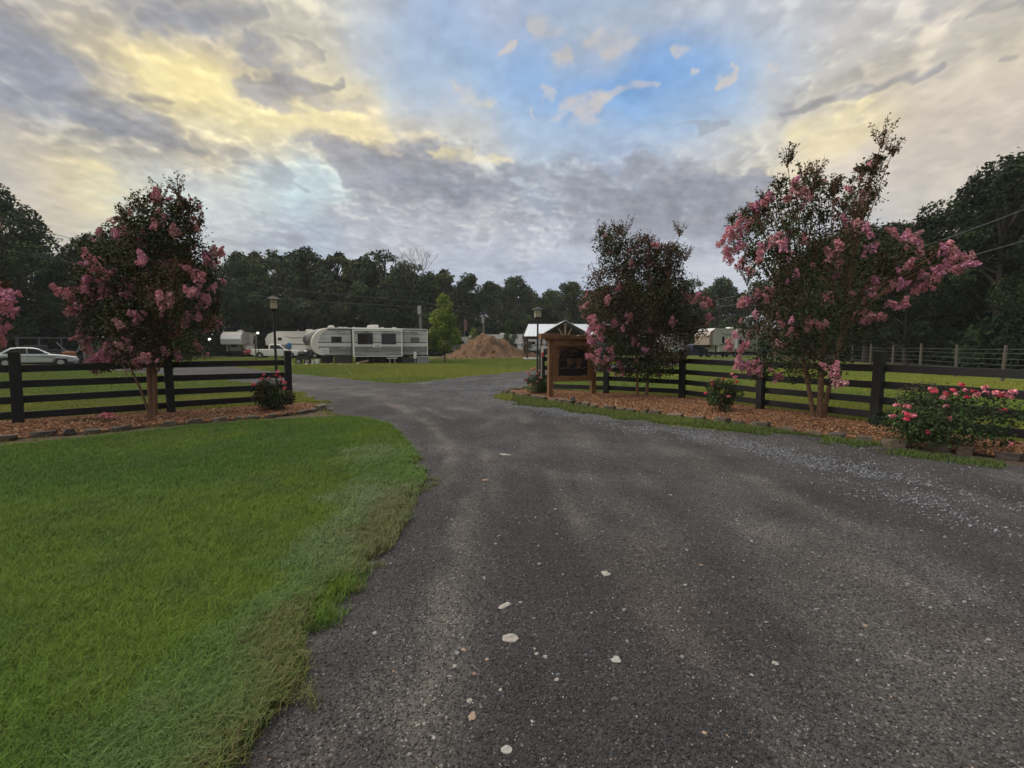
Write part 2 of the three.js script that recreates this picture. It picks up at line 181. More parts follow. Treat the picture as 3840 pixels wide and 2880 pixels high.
// a sheet over a net of x and z lines, cut along the zero line of a field
function sheet(xs, zs, field, height, colour, uvScale = 1) {
  const nx = xs.length, nz = zs.length, pos = [], cl = [], uv = [], idx = [], map = new Map(), F = new Float32Array(nx * nz);
  for (let j = 0; j < nz; j++) for (let i = 0; i < nx; i++) F[j * nx + i] = field ? field(xs[i], zs[j]) : 1;
  const add = (x, z) => { const key = Math.round(x * 5000) * 4000037 + Math.round(z * 5000); let k = map.get(key); if (k === undefined) { k = pos.length / 3; map.set(key, k); pos.push(x, height(x, z), z); const c = colour(x, z); cl.push(c[0], c[1], c[2]); uv.push(x * uvScale, z * uvScale); } return k; };
  for (let j = 0; j + 1 < nz; j++) for (let i = 0; i + 1 < nx; i++) {
    const q = [[i, j], [i, j + 1], [i + 1, j + 1], [i + 1, j]], f = q.map(([a, b]) => F[b * nx + a]); if (f.every((v) => v <= 0)) continue;
    const out = [];
    for (let k = 0; k < 4; k++) { const m = (k + 1) % 4, A = [xs[q[k][0]], zs[q[k][1]]], B = [xs[q[m][0]], zs[q[m][1]]]; if (f[k] > 0) out.push(A); if ((f[k] > 0) !== (f[m] > 0)) { const t = f[k] / (f[k] - f[m]); out.push([lerp(A[0], B[0], t), lerp(A[1], B[1], t)]); } }
    const v = out.map(([x, z]) => add(x, z)); for (let k = 1; k + 1 < v.length; k++) if (v[0] !== v[k] && v[k] !== v[k + 1] && v[0] !== v[k + 1]) idx.push(v[0], v[k], v[k + 1]);
  }
  const g = new THREE.BufferGeometry(); g.setAttribute('position', new THREE.Float32BufferAttribute(pos, 3)); g.setAttribute('color', new THREE.Float32BufferAttribute(cl, 3)); g.setAttribute('uv', new THREE.Float32BufferAttribute(uv, 2)); g.setIndex(idx); g.computeVertexNormals(); return g;
}
const span = (a, b, near, grow, at = 0) => {                                // lines dense near `at`, wider away from it
  const o = [at]; let x = at; while (x < b) { x += near * (1 + Math.abs(x - at) * grow); o.push(Math.min(x, b)); } x = at; while (x > a) { x -= near * (1 + Math.abs(x - at) * grow); o.unshift(Math.max(x, a)); } return o;
};

// fine grain shared by the ground sheets: stone chips of the crushed surface, bare soil and thatch
const chips = (() => {
  const N = 1024, v = new Float32Array(N * N).fill(0.34), hh = new Float32Array(N * N).fill(0.2), r = rngOf(11);
  for (let k = 0; k < 30000; k++) {
    const cx = r() * N, cy = r() * N, rad = 1.6 + r() * r() * 4.2, sx = 0.6 + r() * 0.7, a = r() * 3.14, tone = r() < 0.10 ? 0.75 + r() * 0.5 : r() < 0.3 ? 0.42 + r() * 0.25 : 0.10 + r() * 0.24, lift = 0.35 + r() * 0.65, ca = Math.cos(a), sa = Math.sin(a), R = Math.ceil(rad * 1.4);
    for (let y = -R; y <= R; y++) for (let x = -R; x <= R; x++) { const p = (x * ca + y * sa) / rad, q = (y * ca - x * sa) / (rad * sx), d = Math.abs(p) ** 2.6 + Math.abs(q) ** 2.6; if (d < 1) { const o = ((Math.floor(cy + y) + N) % N) * N + (Math.floor(cx + x) + N) % N, h = lift * (1 - d * d * 0.6); if (h > hh[o] * 0.8) { v[o] = tone * (0.9 + 0.2 * vn(x * 0.9 + cx, y * 0.9 + cy)); hh[o] = h; } } }
  }
  return { N, v, hh };
})();
const chipMap = dataTex(1024, 1024, (u, v, i, j) => { const t = chips.v[j * 1024 + i] ** (1 / 2.2); return [t, t * 0.985, t * 0.975]; }, { rx: 1 / 1.7, ry: 1 / 1.7 });
const chipBump = dataTex(1024, 1024, (u, v, i, j) => { const t = chips.hh[j * 1024 + i]; return [t, t, t]; }, { srgb: false, rx: 1 / 1.7, ry: 1 / 1.7 });
const grainMap = dataTex(512, 512, (u, v, i, j) => { const t = 0.74 + 0.26 * (vn(i * 0.5, j * 0.5) * 0.5 + vn(i * 0.21, j * 0.21) * 0.5); return [t, t, t * 0.97]; }, { rx: 1 / 1.1, ry: 1 / 1.1 });
const grainBump = dataTex(512, 512, (u, v, i, j) => { const t = vn(i * 0.4, j * 0.4) * 0.6 + vn(i * 0.13, j * 0.13) * 0.4; return [t, t, t]; }, { srgb: false, rx: 1 / 1.1, ry: 1 / 1.1 });

// wheel tracks and dusty, sandy patches of the drive
const TRACKS = [[[[-3.2, -12.5], [-1.2, -8.2], [-0.75, -6.2], [-0.5, -4.6], [-0.45, -3.0], [-0.4, -1]], 0.22, 1], [[[-8, -17.2], [-3.4, -13.6], [0.3, -9.6], [1.0, -6], [0.95, -3], [0.8, 0]], 0.35, 0.55], [[[-9, -19.6], [-4, -15.4], [1.2, -11], [2.3, -7], [2.2, -4], [1.9, 0]], 0.4, 0.5], [[[-0.5, -22], [-1.2, -16], [0.2, -10.5], [1.6, -6.5], [1.5, -3], [1.3, 0]], 0.35, 0.45], [[[-11, -20.6], [-6.5, -16.6], [-3.6, -13]], 0.5, 0.8], [[[-3.5, -16.4], [-1.5, -16.8], [0.4, -18.5]], 0.5, 0.75], [[[-14, -24], [-9, -20], [-5, -16.8]], 0.4, 0.6], [[[-3.7, -13.2], [-1.7, -9.2], [-0.9, -6.9], [-0.72, -5.2]], 0.1, 1], [[[-2.6, -12.4], [-0.7, -8.4], [-0.35, -6.4], [-0.2, -4.8], [-0.15, -3]], 0.09, 0.7], [[[1.3, -9.5], [2.6, -6.2], [2.9, -3.6], [2.7, -1]], 0.2, 0.6], [[[0.4, -5.5], [0.62, -3.4], [1.0, -1.8], [1.3, -0.6]], 0.13, 0.75]]
  .map(([l, w, s]) => [lineDist(l), w, s]);
const FORK = lineDist([[-9, -20], [-4.5, -16], [-1.5, -14.5], [0, -18], [1.5, -23]]);   // paler crushed stone spread in patches about the fork
const roadColour = (x, z) => {
  let t = 0; for (const [f, w, s] of TRACKS) { const d = f(x, z); if (d < w * 2.5) t = Math.max(t, s * Math.exp(-d * d / (w * w)) * smooth(0.36, 0.66, fbm(x * 3.4 + 7, z * 1.1 + w * 90, 5))); }
  const p = smooth(0.50, 0.74, fbm(x * 2.1 + 31 + z * 0.35, z * 0.42 + 12, 5)) * 0.6, edge = (1 - smooth(0.0, 0.4, roadIn(x, z))) * (x > 3.5 ? 0.12 : 0.4);
  t = clamp(Math.max(t * 0.85, p * 0.6, edge * smooth(0.3, 0.6, fbm(x * 2.7 + 3, z * 2.7 + 60, 4)))); const v = 0.62 + 0.8 * fbm(x * 1.7, z * 1.7, 5), far = 0.6 * smooth(0.35, 0.6, fbm(x * 0.9 + 14, z * 0.9 + 41, 5) + 0.14 * smooth(5, 2, FORK(x, z)) - 0.14), red = smooth(0.6, 0.75, fbm(x * 1.3 + 77, z * 1.3 + 5, 3)) * 0.12;
  const k = v * (1 + far);
  return [lerp(0.084, 0.265, t) * k * (1 + red * 0.7), lerp(0.083, 0.25, t) * k, lerp(0.092, 0.23, t) * k * (1 - red * 0.4)];
};
const roadH = (x, z) => { let y = hgt(x, z) + 0.008; for (const [f, w, s] of TRACKS) { const d = f(x, z); if (d < w * 3) y -= 0.012 * s * Math.exp(-d * d / (w * w)); } return y + 0.012 * (fbm(x * 2.1, z * 2.1, 3) - 0.5) * smooth(0, 0.5, roadIn(x, z)); };
const M = {};
M.road = new THREE.MeshStandardMaterial({ color: 0xffffff, vertexColors: true, map: chipMap, bumpMap: chipBump, bumpScale: 0.012, roughness: 0.95 });
M.soil = new THREE.MeshStandardMaterial({ color: 0xffffff, vertexColors: true, map: grainMap, bumpMap: grainBump, bumpScale: 0.012, roughness: 1 });
struct('driveway', sheet(span(-60, 75, 0.09, 0.16), span(-82, 8, 0.09, 0.13, -3), roadE, roadH, roadColour), M.road);
const isGrass = (x, z) => {                                                  // 0 bare soil .. 1 turf
  const b = Math.max(lbedIn(x, z), rbedIn(x, z)); if (b > 0) return 0;
  let g = 1; const dl = lStoneD(x, z), inL = lawnIn(x, z);
  if (dl < 1.2 && inL < 0) g = 0.12 * smooth(0.5, 0.62, fbm(x * 3, z * 3, 3));
  const dr = rStoneD(x, z); if (dr < 1.6 && roadIn(x, z) < 0.35) { const bare = smooth(4.2, 6.6, x) * 0.5; g = smooth(0.34 + bare * 0.42, 0.46 + bare * 0.42, fbm(x * 1.5 + 3, z * 1.5 + 90, 3)); if (x < 4.2) g = Math.max(g, 0.85); g *= smooth(0.03, 0.2, dr); }
  return g;
};
const groundColour = (x, z) => {
  const g = isGrass(x, z), v = 0.8 + 0.4 * fbm(x * 0.9 + 5, z * 0.9, 4), d = Math.hypot(x, z), dry = smooth(0.5, 0.72, fbm(x * 0.16 + 8, z * 0.16 + 3, 3)) * 0.5 + smooth(0.55, 0.75, fbm(x * 0.7 + 1, z * 0.7 + 6, 3)) * 0.3;
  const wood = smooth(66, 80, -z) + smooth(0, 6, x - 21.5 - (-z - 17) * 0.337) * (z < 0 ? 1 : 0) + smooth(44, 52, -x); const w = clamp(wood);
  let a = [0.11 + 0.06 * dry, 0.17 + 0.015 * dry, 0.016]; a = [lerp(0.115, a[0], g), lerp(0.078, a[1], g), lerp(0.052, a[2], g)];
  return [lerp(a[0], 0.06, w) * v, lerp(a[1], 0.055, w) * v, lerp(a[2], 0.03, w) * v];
};
struct('ground', sheet(span(-75, 90, 0.11, 0.14), span(-130, 10, 0.11, 0.13, -4), (x, z) => Math.max(0.25 - roadE(x, z), -1), (x, z) => hgt(x, z) - 0.035 * smooth(-0.02, 0.12, roadE(x, z)), groundColour), M.soil);
struct('ground', (() => { const g = new THREE.PlaneGeometry(1800, 1800, 24, 24); g.rotateX(-Math.PI / 2); g.translate(0, -0.35, 0); g.setAttribute('color', new THREE.Float32BufferAttribute(new Float32Array(g.attributes.position.count * 3).map((_, i) => [0.05, 0.06, 0.022][i % 3]), 3)); const u = g.attributes.uv; for (let i = 0; i < u.count; i++) u.setXY(i, u.getX(i) * 1800, u.getY(i) * 1800); return g; })(), M.soil);
M.bed = new THREE.MeshStandardMaterial({ color: 0xffffff, vertexColors: true, map: grainMap, bumpMap: grainBump, bumpScale: 0.03, roughness: 1 });
const bedColour = (x, z) => { const v = 0.7 + 0.6 * fbm(x * 5, z * 5, 3); return [0.12 * v, 0.062 * v, 0.034 * v]; };
const bedY = (x, z) => hgt(x, z) + bedH(x, z);
for (const [f, x0, x1, z0, z1] of [[lbedIn, -13, -4, -13, -4.5], [rbedIn, -1, 9.6, -17, -4]]) struct('mulch_bed', sheet(span(x0, x1, 0.09, 0, (x0 + x1) / 2), span(z0, z1, 0.09, 0, (z0 + z1) / 2), f, (x, z) => bedY(x, z) + 0.004, bedColour), M.bed);

// ------------------------------------------------------------------ scattered matter: chips of bark, stone and blades of grass
function scatter(name, geo, m, items, tints) {                               // items: x, y, z, turn, tilt, scale, colour index or rgb
  const o = new THREE.InstancedMesh(geo, m, items.length), q = new THREE.Quaternion(), e = new THREE.Euler(), s = new THREE.Vector3(), p = new THREE.Vector3(), mx = new THREE.Matrix4(), c = new THREE.Color();
  items.forEach((t, i) => { e.set(t[4], t[3], t[5] ?? 0, 'YXZ'); q.setFromEuler(e); p.set(t[0], t[1], t[2]); s.set(...t[6]); mx.compose(p, q, s); o.setMatrixAt(i, mx); o.setColorAt(i, c.setRGB(...t[7])); });
  o.name = numbered(name); o.userData = { kind: 'stuff' }; o.castShadow = o.receiveShadow = true; scene.add(o); return o;
}
function rock(seed, w, h, d, detail = 1, flat = 0.25, slab = 0) {                      // a broken, flat-bottomed stone
  const r = rngOf(seed), base = detail > 1 ? new THREE.IcosahedronGeometry(1, detail) : new THREE.IcosahedronGeometry(1, detail), p = base.attributes.position, planes = [];
  for (let k = 0; k < 9; k++) { const v = new THREE.Vector3(r() - 0.5, (r() - 0.5) * 0.9, r() - 0.5).normalize(); planes.push([v, 0.62 + r() * 0.28]); }
  planes.push([new THREE.Vector3((r() - 0.5) * 0.3 * slab, 1, (r() - 0.5) * 0.3 * slab).normalize(), (slab ? 0.42 : 0.62) + r() * 0.15], [new THREE.Vector3(0, -1, 0), 0.6]);
  if (slab) for (const s of [-1, 1]) planes.push([new THREE.Vector3(s, (r() - 0.5) * 0.3, (r() - 0.5) * 0.5).normalize(), 0.55 + r() * 0.15], [new THREE.Vector3((r() - 0.5) * 0.5, (r() - 0.5) * 0.3, s).normalize(), 0.55 + r() * 0.15]);
  const v = new THREE.Vector3();
  for (let i = 0; i < p.count; i++) { v.fromBufferAttribute(p, i); for (const [n, dd] of planes) { const t = v.dot(n); if (t > dd) v.addScaledVector(n, -(t - dd) * 0.95); } const j = 1 + (vn(v.x * 3 + seed, v.y * 3 + v.z * 5) - 0.5) * 0.16; p.setXYZ(i, v.x * w * j, v.y * h * j, v.z * d * j); }
  const g = toCreasedNormals(base, slab ? 0.35 : 0.55); g.computeBoundingBox(); g.translate(0, -g.boundingBox.min.y - h * flat, 0); return g;
}
M.plain = new THREE.MeshStandardMaterial({ color: 0xffffff, roughness: 0.95 });
M.leafy = new THREE.MeshStandardMaterial({ color: 0xffffff, roughness: 0.75, side: THREE.DoubleSide });
{
  const r = rngOf(21), chip = rock(5, 0.5, 0.22, 0.34, 0, 0.3), items = [];
  const T = [[0.34, 0.155, 0.07], [0.27, 0.12, 0.055], [0.42, 0.21, 0.10], [0.20, 0.085, 0.04], [0.36, 0.19, 0.10], [0.48, 0.29, 0.17]];
  for (const [f, x0, x1, z0, z1, n] of [[lbedIn, -11.5, -4.3, -12.6, -5, 15000], [rbedIn, -0.6, 8.8, -16.4, -4.4, 26000]])
    for (let k = 0; k < n * 3.6; k++) { const x = lerp(x0, x1, r()), z = lerp(z0, z1, r()); if (f(x, z) < 0.03) continue; const s = 0.026 + r() * r() * 0.05, c = T[Math.floor(r() * 6)], v = 0.52 + r() * 0.5; items.push([x, bedY(x, z) + 0.006 + r() * 0.02, z, r() * 6.28, (r() - 0.5) * 1.1, (r() - 0.5) * 1.1, [s, s, s], [c[0] * v, c[1] * v, c[2] * v]]); }
  scatter('bark_mulch', chip, M.plain, items);
}
{
  const r = rngOf(31), peb = rock(9, 0.5, 0.34, 0.42, 0, 0.15), items = [];
  const put = (x, z, s, c) => items.push([x, roadH(x, z), z, r() * 6.28, (r() - 0.5) * 0.9, (r() - 0.5) * 0.9, [s, s * (0.6 + r() * 0.5), s], c]);
  for (let k = 0; k < 150000; k++) {                                          // loose chips, thinner with distance
    const z = -0.9 - 13 * r() ** 2.1, x = lerp(-5, 6, r()); if (roadIn(x, z) < 0.02) continue; if (Math.abs(x) > 1.5 - z * 1.15) continue;
    const q = r(), v = 0.6 + r() * 0.8, s = q < 0.06 ? 0.005 + r() * 0.006 : 0.005 + r() * 0.009; const c = q < 0.06 ? [0.30, 0.30, 0.30] : q < 0.075 ? [0.22, 0.16, 0.12] : q < 0.26 ? [0.10, 0.098, 0.105] : [0.030, 0.029, 0.031];
    put(x, z, s, [c[0] * v, c[1] * v, c[2] * v]);
  }
  const strip = lineDist([[-0.6, -15], [0.7, -11.2], [2.1, -9.2], [3.0, -7.9], [3.55, -7.0], [4.05, -5.7], [4.3, -4.3], [4.5, -2.6]]), apron = lineDist([[-3, -17], [0, -17.5], [1, -21]]), apron2 = lineDist([[-1.2, -15], [0.2, -12]]);
  for (let k = 0; k < 520000; k++) {                                          // pale crushed stone washed to the drive's far edge
    const x = lerp(-3.5, 8, r()), z = lerp(-21, -2, r()); const d = Math.min(strip(x, z) / (0.34 + 0.5 * fbm(x * 1.1, z * 1.1, 3)), apron(x, z) / 1.6, apron2(x, z) / 0.9), w = Math.exp(-d * d * 1.7) * smooth(0.3, 0.58, fbm(x * 2.6 + 9, z * 2.6, 3)); if (r() > w * 0.95 + 0.018 + 0.05 * smooth(3.6, 4.6, x) || roadIn(x, z) < -0.35 || rStoneD(x, z) < 0.15) continue;
    const v = 0.6 + r() * 0.7, s = 0.011 + r() * r() * 0.026, c = r() < 0.62 ? [0.21, 0.22, 0.245] : [0.10, 0.10, 0.11]; put(x, z, s, [c[0] * v, c[1] * v, c[2] * v]);
  }
  scatter('gravel', peb, M.plain, items);
}
function tuft(seed, n, spread, h, w, lean) {                                 // a handful of blades
  const r = rngOf(seed), pos = [], idx = [];
  for (let k = 0; k < n; k++) {
    const a = r() * 6.28, d = Math.sqrt(r()) * spread, x = Math.cos(a) * d, z = Math.sin(a) * d, b = r() * 6.28, hh = h * (0.55 + r() * 0.6), l = lean * (0.3 + r()) * hh, bw = w * (0.7 + r() * 0.6), cx = Math.cos(b), cz = Math.sin(b), o = pos.length / 3;
    const px = -cz * bw / 2, pz = cx * bw / 2;
    pos.push(x - px, -0.012, z - pz, x + px, -0.012, z + pz, x + cx * l * 0.3 - px * 0.8, hh * 0.6, z + cz * l * 0.3 - pz * 0.8, x + cx * l * 0.3 + px * 0.8, hh * 0.6, z + cz * l * 0.3 + pz * 0.8, x + cx * l, hh * (1 - lean * 0.25), z + cz * l);
    idx.push(o, o + 1, o + 2, o + 1, o + 3, o + 2, o + 2, o + 3, o + 4);
  }
  const g = new THREE.BufferGeometry(); g.setAttribute('position', new THREE.Float32BufferAttribute(pos, 3)); g.setIndex(idx); g.computeVertexNormals(); return g;
}
{
  const r = rngOf(41), fine = [], edge = [], far = [];
  const inView = (x, z) => z < -0.4 && Math.abs(x) < 1.6 - z * 1.2;
  for (let k = 0; k < 420000; k++) {
    const d = 0.9 + 12 * r() ** 1.5, a = lerp(-1.02, 0.35, r()), x = Math.sin(a) * d * 1.15, z = -Math.cos(a) * d; if (!inView(x, z)) continue;
    const L = lawnIn(x, z), rd = -roadE(x, z); if (L < -0.12 || rd < -0.16 || roadIn(x, z) > 0.22) continue;
    const lim = rd; const bald = fbm(x * 2.2 + 4, z * 2.2 + 70, 3);
    if (lim < 0.02 && r() > 0.4) continue;
    const band = smooth(lerp(0.55, 1.0, smooth(-2.2, -4.5, z)), 0.08, lim) * smooth(-7.5, -6, z), silver = smooth(0.34, 0.56, fbm(x * 0.9 + 15, z * 0.7 + 3, 3)) * smooth(-2.0, -4.2, z), dead = smooth(0.26, 0.03, lim + (fbm(x * 1.8, z * 1.8 + 44, 3) - 0.5) * 0.6) * smooth(-5.5, -4, z);
    if (band > 0.25 && r() < 0.7 * band) {
      if (lim < 0.15 && bald < 0.42) continue;
      const v = 0.75 + r() * 0.55, g = [lerp(0.085, 0.15, silver), lerp(0.165, 0.215, silver), lerp(0.03, 0.095, silver)], b = [0.125, 0.105, 0.036], t = dead * (0.35 + 0.65 * r());
      edge.push([x, hgt(x, z), z, r() * 6.28, (r() - 0.5) * 0.5, (r() - 0.5) * 0.5, [0.85 + r() * 0.6, 0.6 + r() * 0.6, 0.85 + r() * 0.6], [lerp(g[0], b[0], t) * v, lerp(g[1], b[1], t) * v, lerp(g[2], b[2], t) * v]]);
    } else {
      const v = 0.55 + r() * 0.75, y = smooth(0.42, 0.66, fbm(x * 0.55 + 5, z * 0.55 + 9, 3)), c = smooth(0.5, 0.75, fbm(x * 2.6 + 33, z * 2.6, 4)) * 0.6, br = r() < 0.05 ? 0.7 : 0;
      let g = [lerp(0.092, 0.142, y), lerp(0.195, 0.235, y), 0.014]; g = [lerp(g[0], 0.092, c), lerp(g[1], 0.175, c), lerp(g[2], 0.03, c)];
      const s = 0.75 + r() * 0.5; fine.push([x, hgt(x, z), z, r() * 6.28, (r() - 0.5) * 0.35, (r() - 0.5) * 0.35, [s, s * (0.65 + 0.55 * fbm(x * 0.8, z * 0.8 + 12, 2)), s], [lerp(g[0], 0.17, br) * v, lerp(g[1], 0.14, br) * v, lerp(g[2], 0.06, br) * v]]);
    }
  }
  for (let k = 0; k < 330000; k++) {                                          // the lawns beyond the fences and the verge of the right bed
    const near = r() < 0.3, z = near ? lerp(-17, -2.5, r()) : -9 - 50 * r() ** 1.5, x = near ? lerp(-13, 10, r()) : lerp(-1.2, 1.2, r()) * (3 - z); if (!inView(x, z) || lawnIn(x, z) > -0.3) continue;
    if (roadE(x, z) > -0.05 || x > 21 + (-z - 17) * 0.337) continue; const g = isGrass(x, z); if (r() > g) continue;
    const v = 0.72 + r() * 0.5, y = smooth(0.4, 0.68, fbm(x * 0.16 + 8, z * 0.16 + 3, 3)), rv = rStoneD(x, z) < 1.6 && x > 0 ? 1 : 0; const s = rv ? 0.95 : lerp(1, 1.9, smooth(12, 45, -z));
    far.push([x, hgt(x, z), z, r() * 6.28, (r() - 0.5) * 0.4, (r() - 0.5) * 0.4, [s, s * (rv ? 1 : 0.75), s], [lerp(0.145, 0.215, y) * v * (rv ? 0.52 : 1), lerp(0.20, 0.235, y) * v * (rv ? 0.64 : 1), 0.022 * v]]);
  }
  for (let k = 0; k < 30000; k++) {                                           // thin patches where the drive's edge meets the right border
    const x = lerp(3.2, 7.6, r()), z = lerp(-9, -4.6, r()), d = rStoneD(x, z); if (rbedIn(x, z) > -0.06 || d > 0.85 || d < 0.1) continue;
    const w = smooth(0.5, 0.62, fbm(x * 1.3 + 19, z * 1.3 + 2, 4) + 0.12 * smooth(6.2, 4, x)) * (1 - Math.abs(d - 0.4) * 1.7); if (r() > w) continue;
    const v = 0.6 + r() * 0.5; far.push([x, hgt(x, z), z, r() * 6.28, (r() - 0.5) * 0.4, (r() - 0.5) * 0.4, [0.8, 0.6 + r() * 0.4, 0.8], [0.085 * v, 0.13 * v, 0.02 * v]]);
  }
  const tall = []; for (const t of fine) if (r() < 0.13) { const c = t[7], q = 0.85 + r() * 0.35; tall.push([t[0], t[1], t[2], r() * 6.28, (r() - 0.5) * 0.3, (r() - 0.5) * 0.3, [1, 0.8 + r() * 0.5, 1], [c[0] * q, c[1] * q, c[2] * q * 1.2]]); }
  scatter('lawn_grass', tuft(7, 6, 0.05, 0.092, 0.003, 0.7), M.leafy, tall);
  scatter('lawn_grass', tuft(3, 18, 0.05, 0.068, 0.0029, 0.6), M.leafy, fine);
  for (let k = 0; k < 46; k++) {                                              // runners creeping out over the drive
    const z = -1.3 - r() * 5.5; let x = -1.0; while (roadE(x, z) > 0.02 && x > -3) x -= 0.03; const a = -0.6 + r() * 1.2, n = 3 + Math.floor(r() * 6);
    for (let i = 0; i < n; i++) { const px = x + Math.cos(a) * i * 0.028, pz = z + Math.sin(a) * i * 0.028, v = 0.8 + r() * 0.4, t = r(); for (let q = 0; q < 2; q++) edge.push([px + (r() - 0.5) * 0.03, roadH(px, pz), pz + (r() - 0.5) * 0.03, r() * 6.28, (r() - 0.5) * 0.5, (r() - 0.5) * 0.5, [0.6, 0.4 + r() * 0.3, 0.6], [lerp(0.11, 0.17, t) * v, lerp(0.16, 0.15, t) * v, lerp(0.03, 0.05, t) * v]]); }
  }
  scatter('verge_grass', tuft(4, 9, 0.05, 0.09, 0.0048, 0.9), M.leafy, edge);
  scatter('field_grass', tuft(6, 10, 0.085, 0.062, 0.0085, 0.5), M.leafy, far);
  console.log('grass', fine.length, edge.length, far.length);
}

// ------------------------------------------------------------------ the stone borders of the beds
M.stone = [[0.17, 0.14, 0.115], [0.14, 0.118, 0.10], [0.21, 0.172, 0.138], [0.115, 0.098, 0.088], [0.18, 0.142, 0.108]].map((c) => { const m = mat(c, 0.95); m.map = dataTex(128, 128, (u, v, i, j) => { const t = 0.62 + 0.38 * fbm(i * 0.09, j * 0.09 + c[0] * 900, 4); return [t, t * 0.98, t * 0.95]; }); return m; });
const stoneGeo = [0, 1, 2, 3, 4, 5, 6].map((k) => rock(100 + k * 7, 0.5, 0.5, 0.5, 3, 0.16, 1));
function border(line, label, seed, gap) {
  const t = thing('stone_border', label, 'stone border'), r = rngOf(seed), pts = []; let acc = 0;
  for (let i = 0; i + 1 < line.length; i++) { const [ax, az] = line[i], [bx, bz] = line[i + 1], L = Math.hypot(bx - ax, bz - az); pts.push([ax, az, bx, bz, L, acc]); acc += L; }
  let s = 0.1; while (s < acc - 0.1) {
    const w = 0.2 + r() * 0.3, p = pts.find((q) => s + w / 2 <= q[5] + q[4]) ?? pts.at(-1), f = clamp((s + w / 2 - p[5]) / p[4]), x = lerp(p[0], p[2], f) + (r() - 0.5) * 0.1, z = lerp(p[1], p[3], f) + (r() - 0.5) * 0.1;
    if (!gap || !gap(x, z)) { const o = part('stone', stoneGeo[Math.floor(r() * 7)], M.stone[Math.floor(r() * 5)], t); o.position.set(x, hgt(x, z), z); o.rotation.set((r() - 0.5) * 0.16, Math.atan2(p[1] - p[3], p[2] - p[0]) + (r() - 0.5) * 0.5, (r() - 0.5) * 0.16); o.scale.set(w * 1.02, 0.15 + r() * 0.09, 0.2 + r() * 0.1); }
    s += w * 0.98 + r() * 0.04;
  }
  return t;
}
border(L_STONES, 'low row of rough brown stones edging the mulch under the fence beside the near lawn', 51, (x, z) => x < -6.55 && x > -6.95);
border(R_STONES, 'long curving row of flat brown stones edging the mulch before the wooden sign', 52);

// ------------------------------------------------------------------ leaves, crowns and trees
function leafMesh(count, fill, aspect = 0.55) {                               // many small rhombic leaves in one surface
  const pos = new Float32Array(count * 12), nor = new Float32Array(count * 12), cl = new Float32Array(count * 12), idx = new Uint32Array(count * 6), n = new THREE.Vector3(), t = new THREE.Vector3(), b = new THREE.Vector3(), L = {};
  for (let k = 0; k < count; k++) {
    fill(L, k); n.set(L.nx, L.ny, L.nz).normalize(); t.set(L.tx, L.ty, L.tz); t.addScaledVector(n, -t.dot(n)).normalize(); b.crossVectors(n, t);
    const s = L.s, w = s * aspect * 0.5, o = k * 12, P = [[0, 0, 0], [s * 0.5, w, 0], [s, 0, -s * 0.12], [s * 0.5, -w, 0]];
    for (let i = 0; i < 4; i++) { const [p, q, u] = P[i]; pos[o + i * 3] = L.x + t.x * p + b.x * q + n.x * u; pos[o + i * 3 + 1] = L.y + t.y * p + b.y * q + n.y * u; pos[o + i * 3 + 2] = L.z + t.z * p + b.z * q + n.z * u; nor[o + i * 3] = n.x; nor[o + i * 3 + 1] = n.y; nor[o + i * 3 + 2] = n.z; cl[o + i * 3] = L.r; cl[o + i * 3 + 1] = L.g; cl[o + i * 3 + 2] = L.b; }
    idx.set([k * 4, k * 4 + 2, k * 4 + 1, k * 4, k * 4 + 3, k * 4 + 2], k * 6);
  }
  const g = new THREE.BufferGeometry(); g.setAttribute('position', new THREE.BufferAttribute(pos, 3)); g.setAttribute('normal', new THREE.BufferAttribute(nor, 3)); g.setAttribute('color', new THREE.BufferAttribute(cl, 3)); g.setIndex(new THREE.BufferAttribute(idx, 1)); return g;
}
M.leaf = new THREE.MeshPhysicalMaterial({ color: 0xffffff, vertexColors: true, roughness: 0.85, specularIntensity: 0.25, side: THREE.DoubleSide });
const bark = (c, k) => mat(c, 0.95, { map: dataTex(64, 256, (u, v, i, j) => { const t = 0.55 + 0.45 * fbm(i * 0.35 + k, j * 0.06 + k, 4); return [t, t, t]; }) });
M.bark = bark([0.13, 0.105, 0.085], 3); M.shadedBark = bark([0.06, 0.05, 0.042], 21); M.crapeBark = bark([0.30, 0.165, 0.095], 60);  // the darker bark carries the right-hand wood's shade in its colour
const unit = (r) => { const z = r() * 2 - 1, a = r() * 6.2832, q = Math.sqrt(1 - z * z); return [q * Math.cos(a), z, q * Math.sin(a)]; };
// lumps: [x, y, z, radius]; leaves crowd the outer shell of each lump
function crownOf(r, lumps, density, size, pal, shell = 0.55, stray = 0.12) {
  const area = lumps.map((l) => l[3] * l[3]), tot = area.reduce((a, b) => a + b, 0), n = Math.round(density * tot), list = [];
  lumps.forEach((l, i) => { const m = Math.round(n * area[i] / tot), c = pal[Math.floor(r() * pal.length)], cv = 0.8 + r() * 0.4; for (let k = 0; k < m; k++) list.push([l, c, cv]); });
  return leafMesh(list.length, (L, k) => {
    const [l, c, cv] = list[k], d = unit(r), q = l[3] * (shell + (1 - shell) * Math.cbrt(r()) + (r() < stray ? r() * (stray > 0.2 ? 0.42 : 0.28) : 0)), v = cv * (0.72 + r() * 0.56), o = unit(r);
    L.x = l[0] + d[0] * q; L.y = l[1] + d[1] * q * (l[4] ?? 0.82); L.z = l[2] + d[2] * q;
    L.nx = d[0] * 0.6 + o[0]; L.ny = d[1] * 0.6 + 0.45 + o[1]; L.nz = d[2] * 0.6 + o[2]; const e = unit(r); L.tx = e[0] + d[0] * 0.5; L.ty = e[1] - 0.3; L.tz = e[2] + d[2] * 0.5; L.s = size * (0.6 + r() * 0.8);
    L.r = c[0] * v; L.g = c[1] * v; L.b = c[2] * v;
  }, 0.62);
}
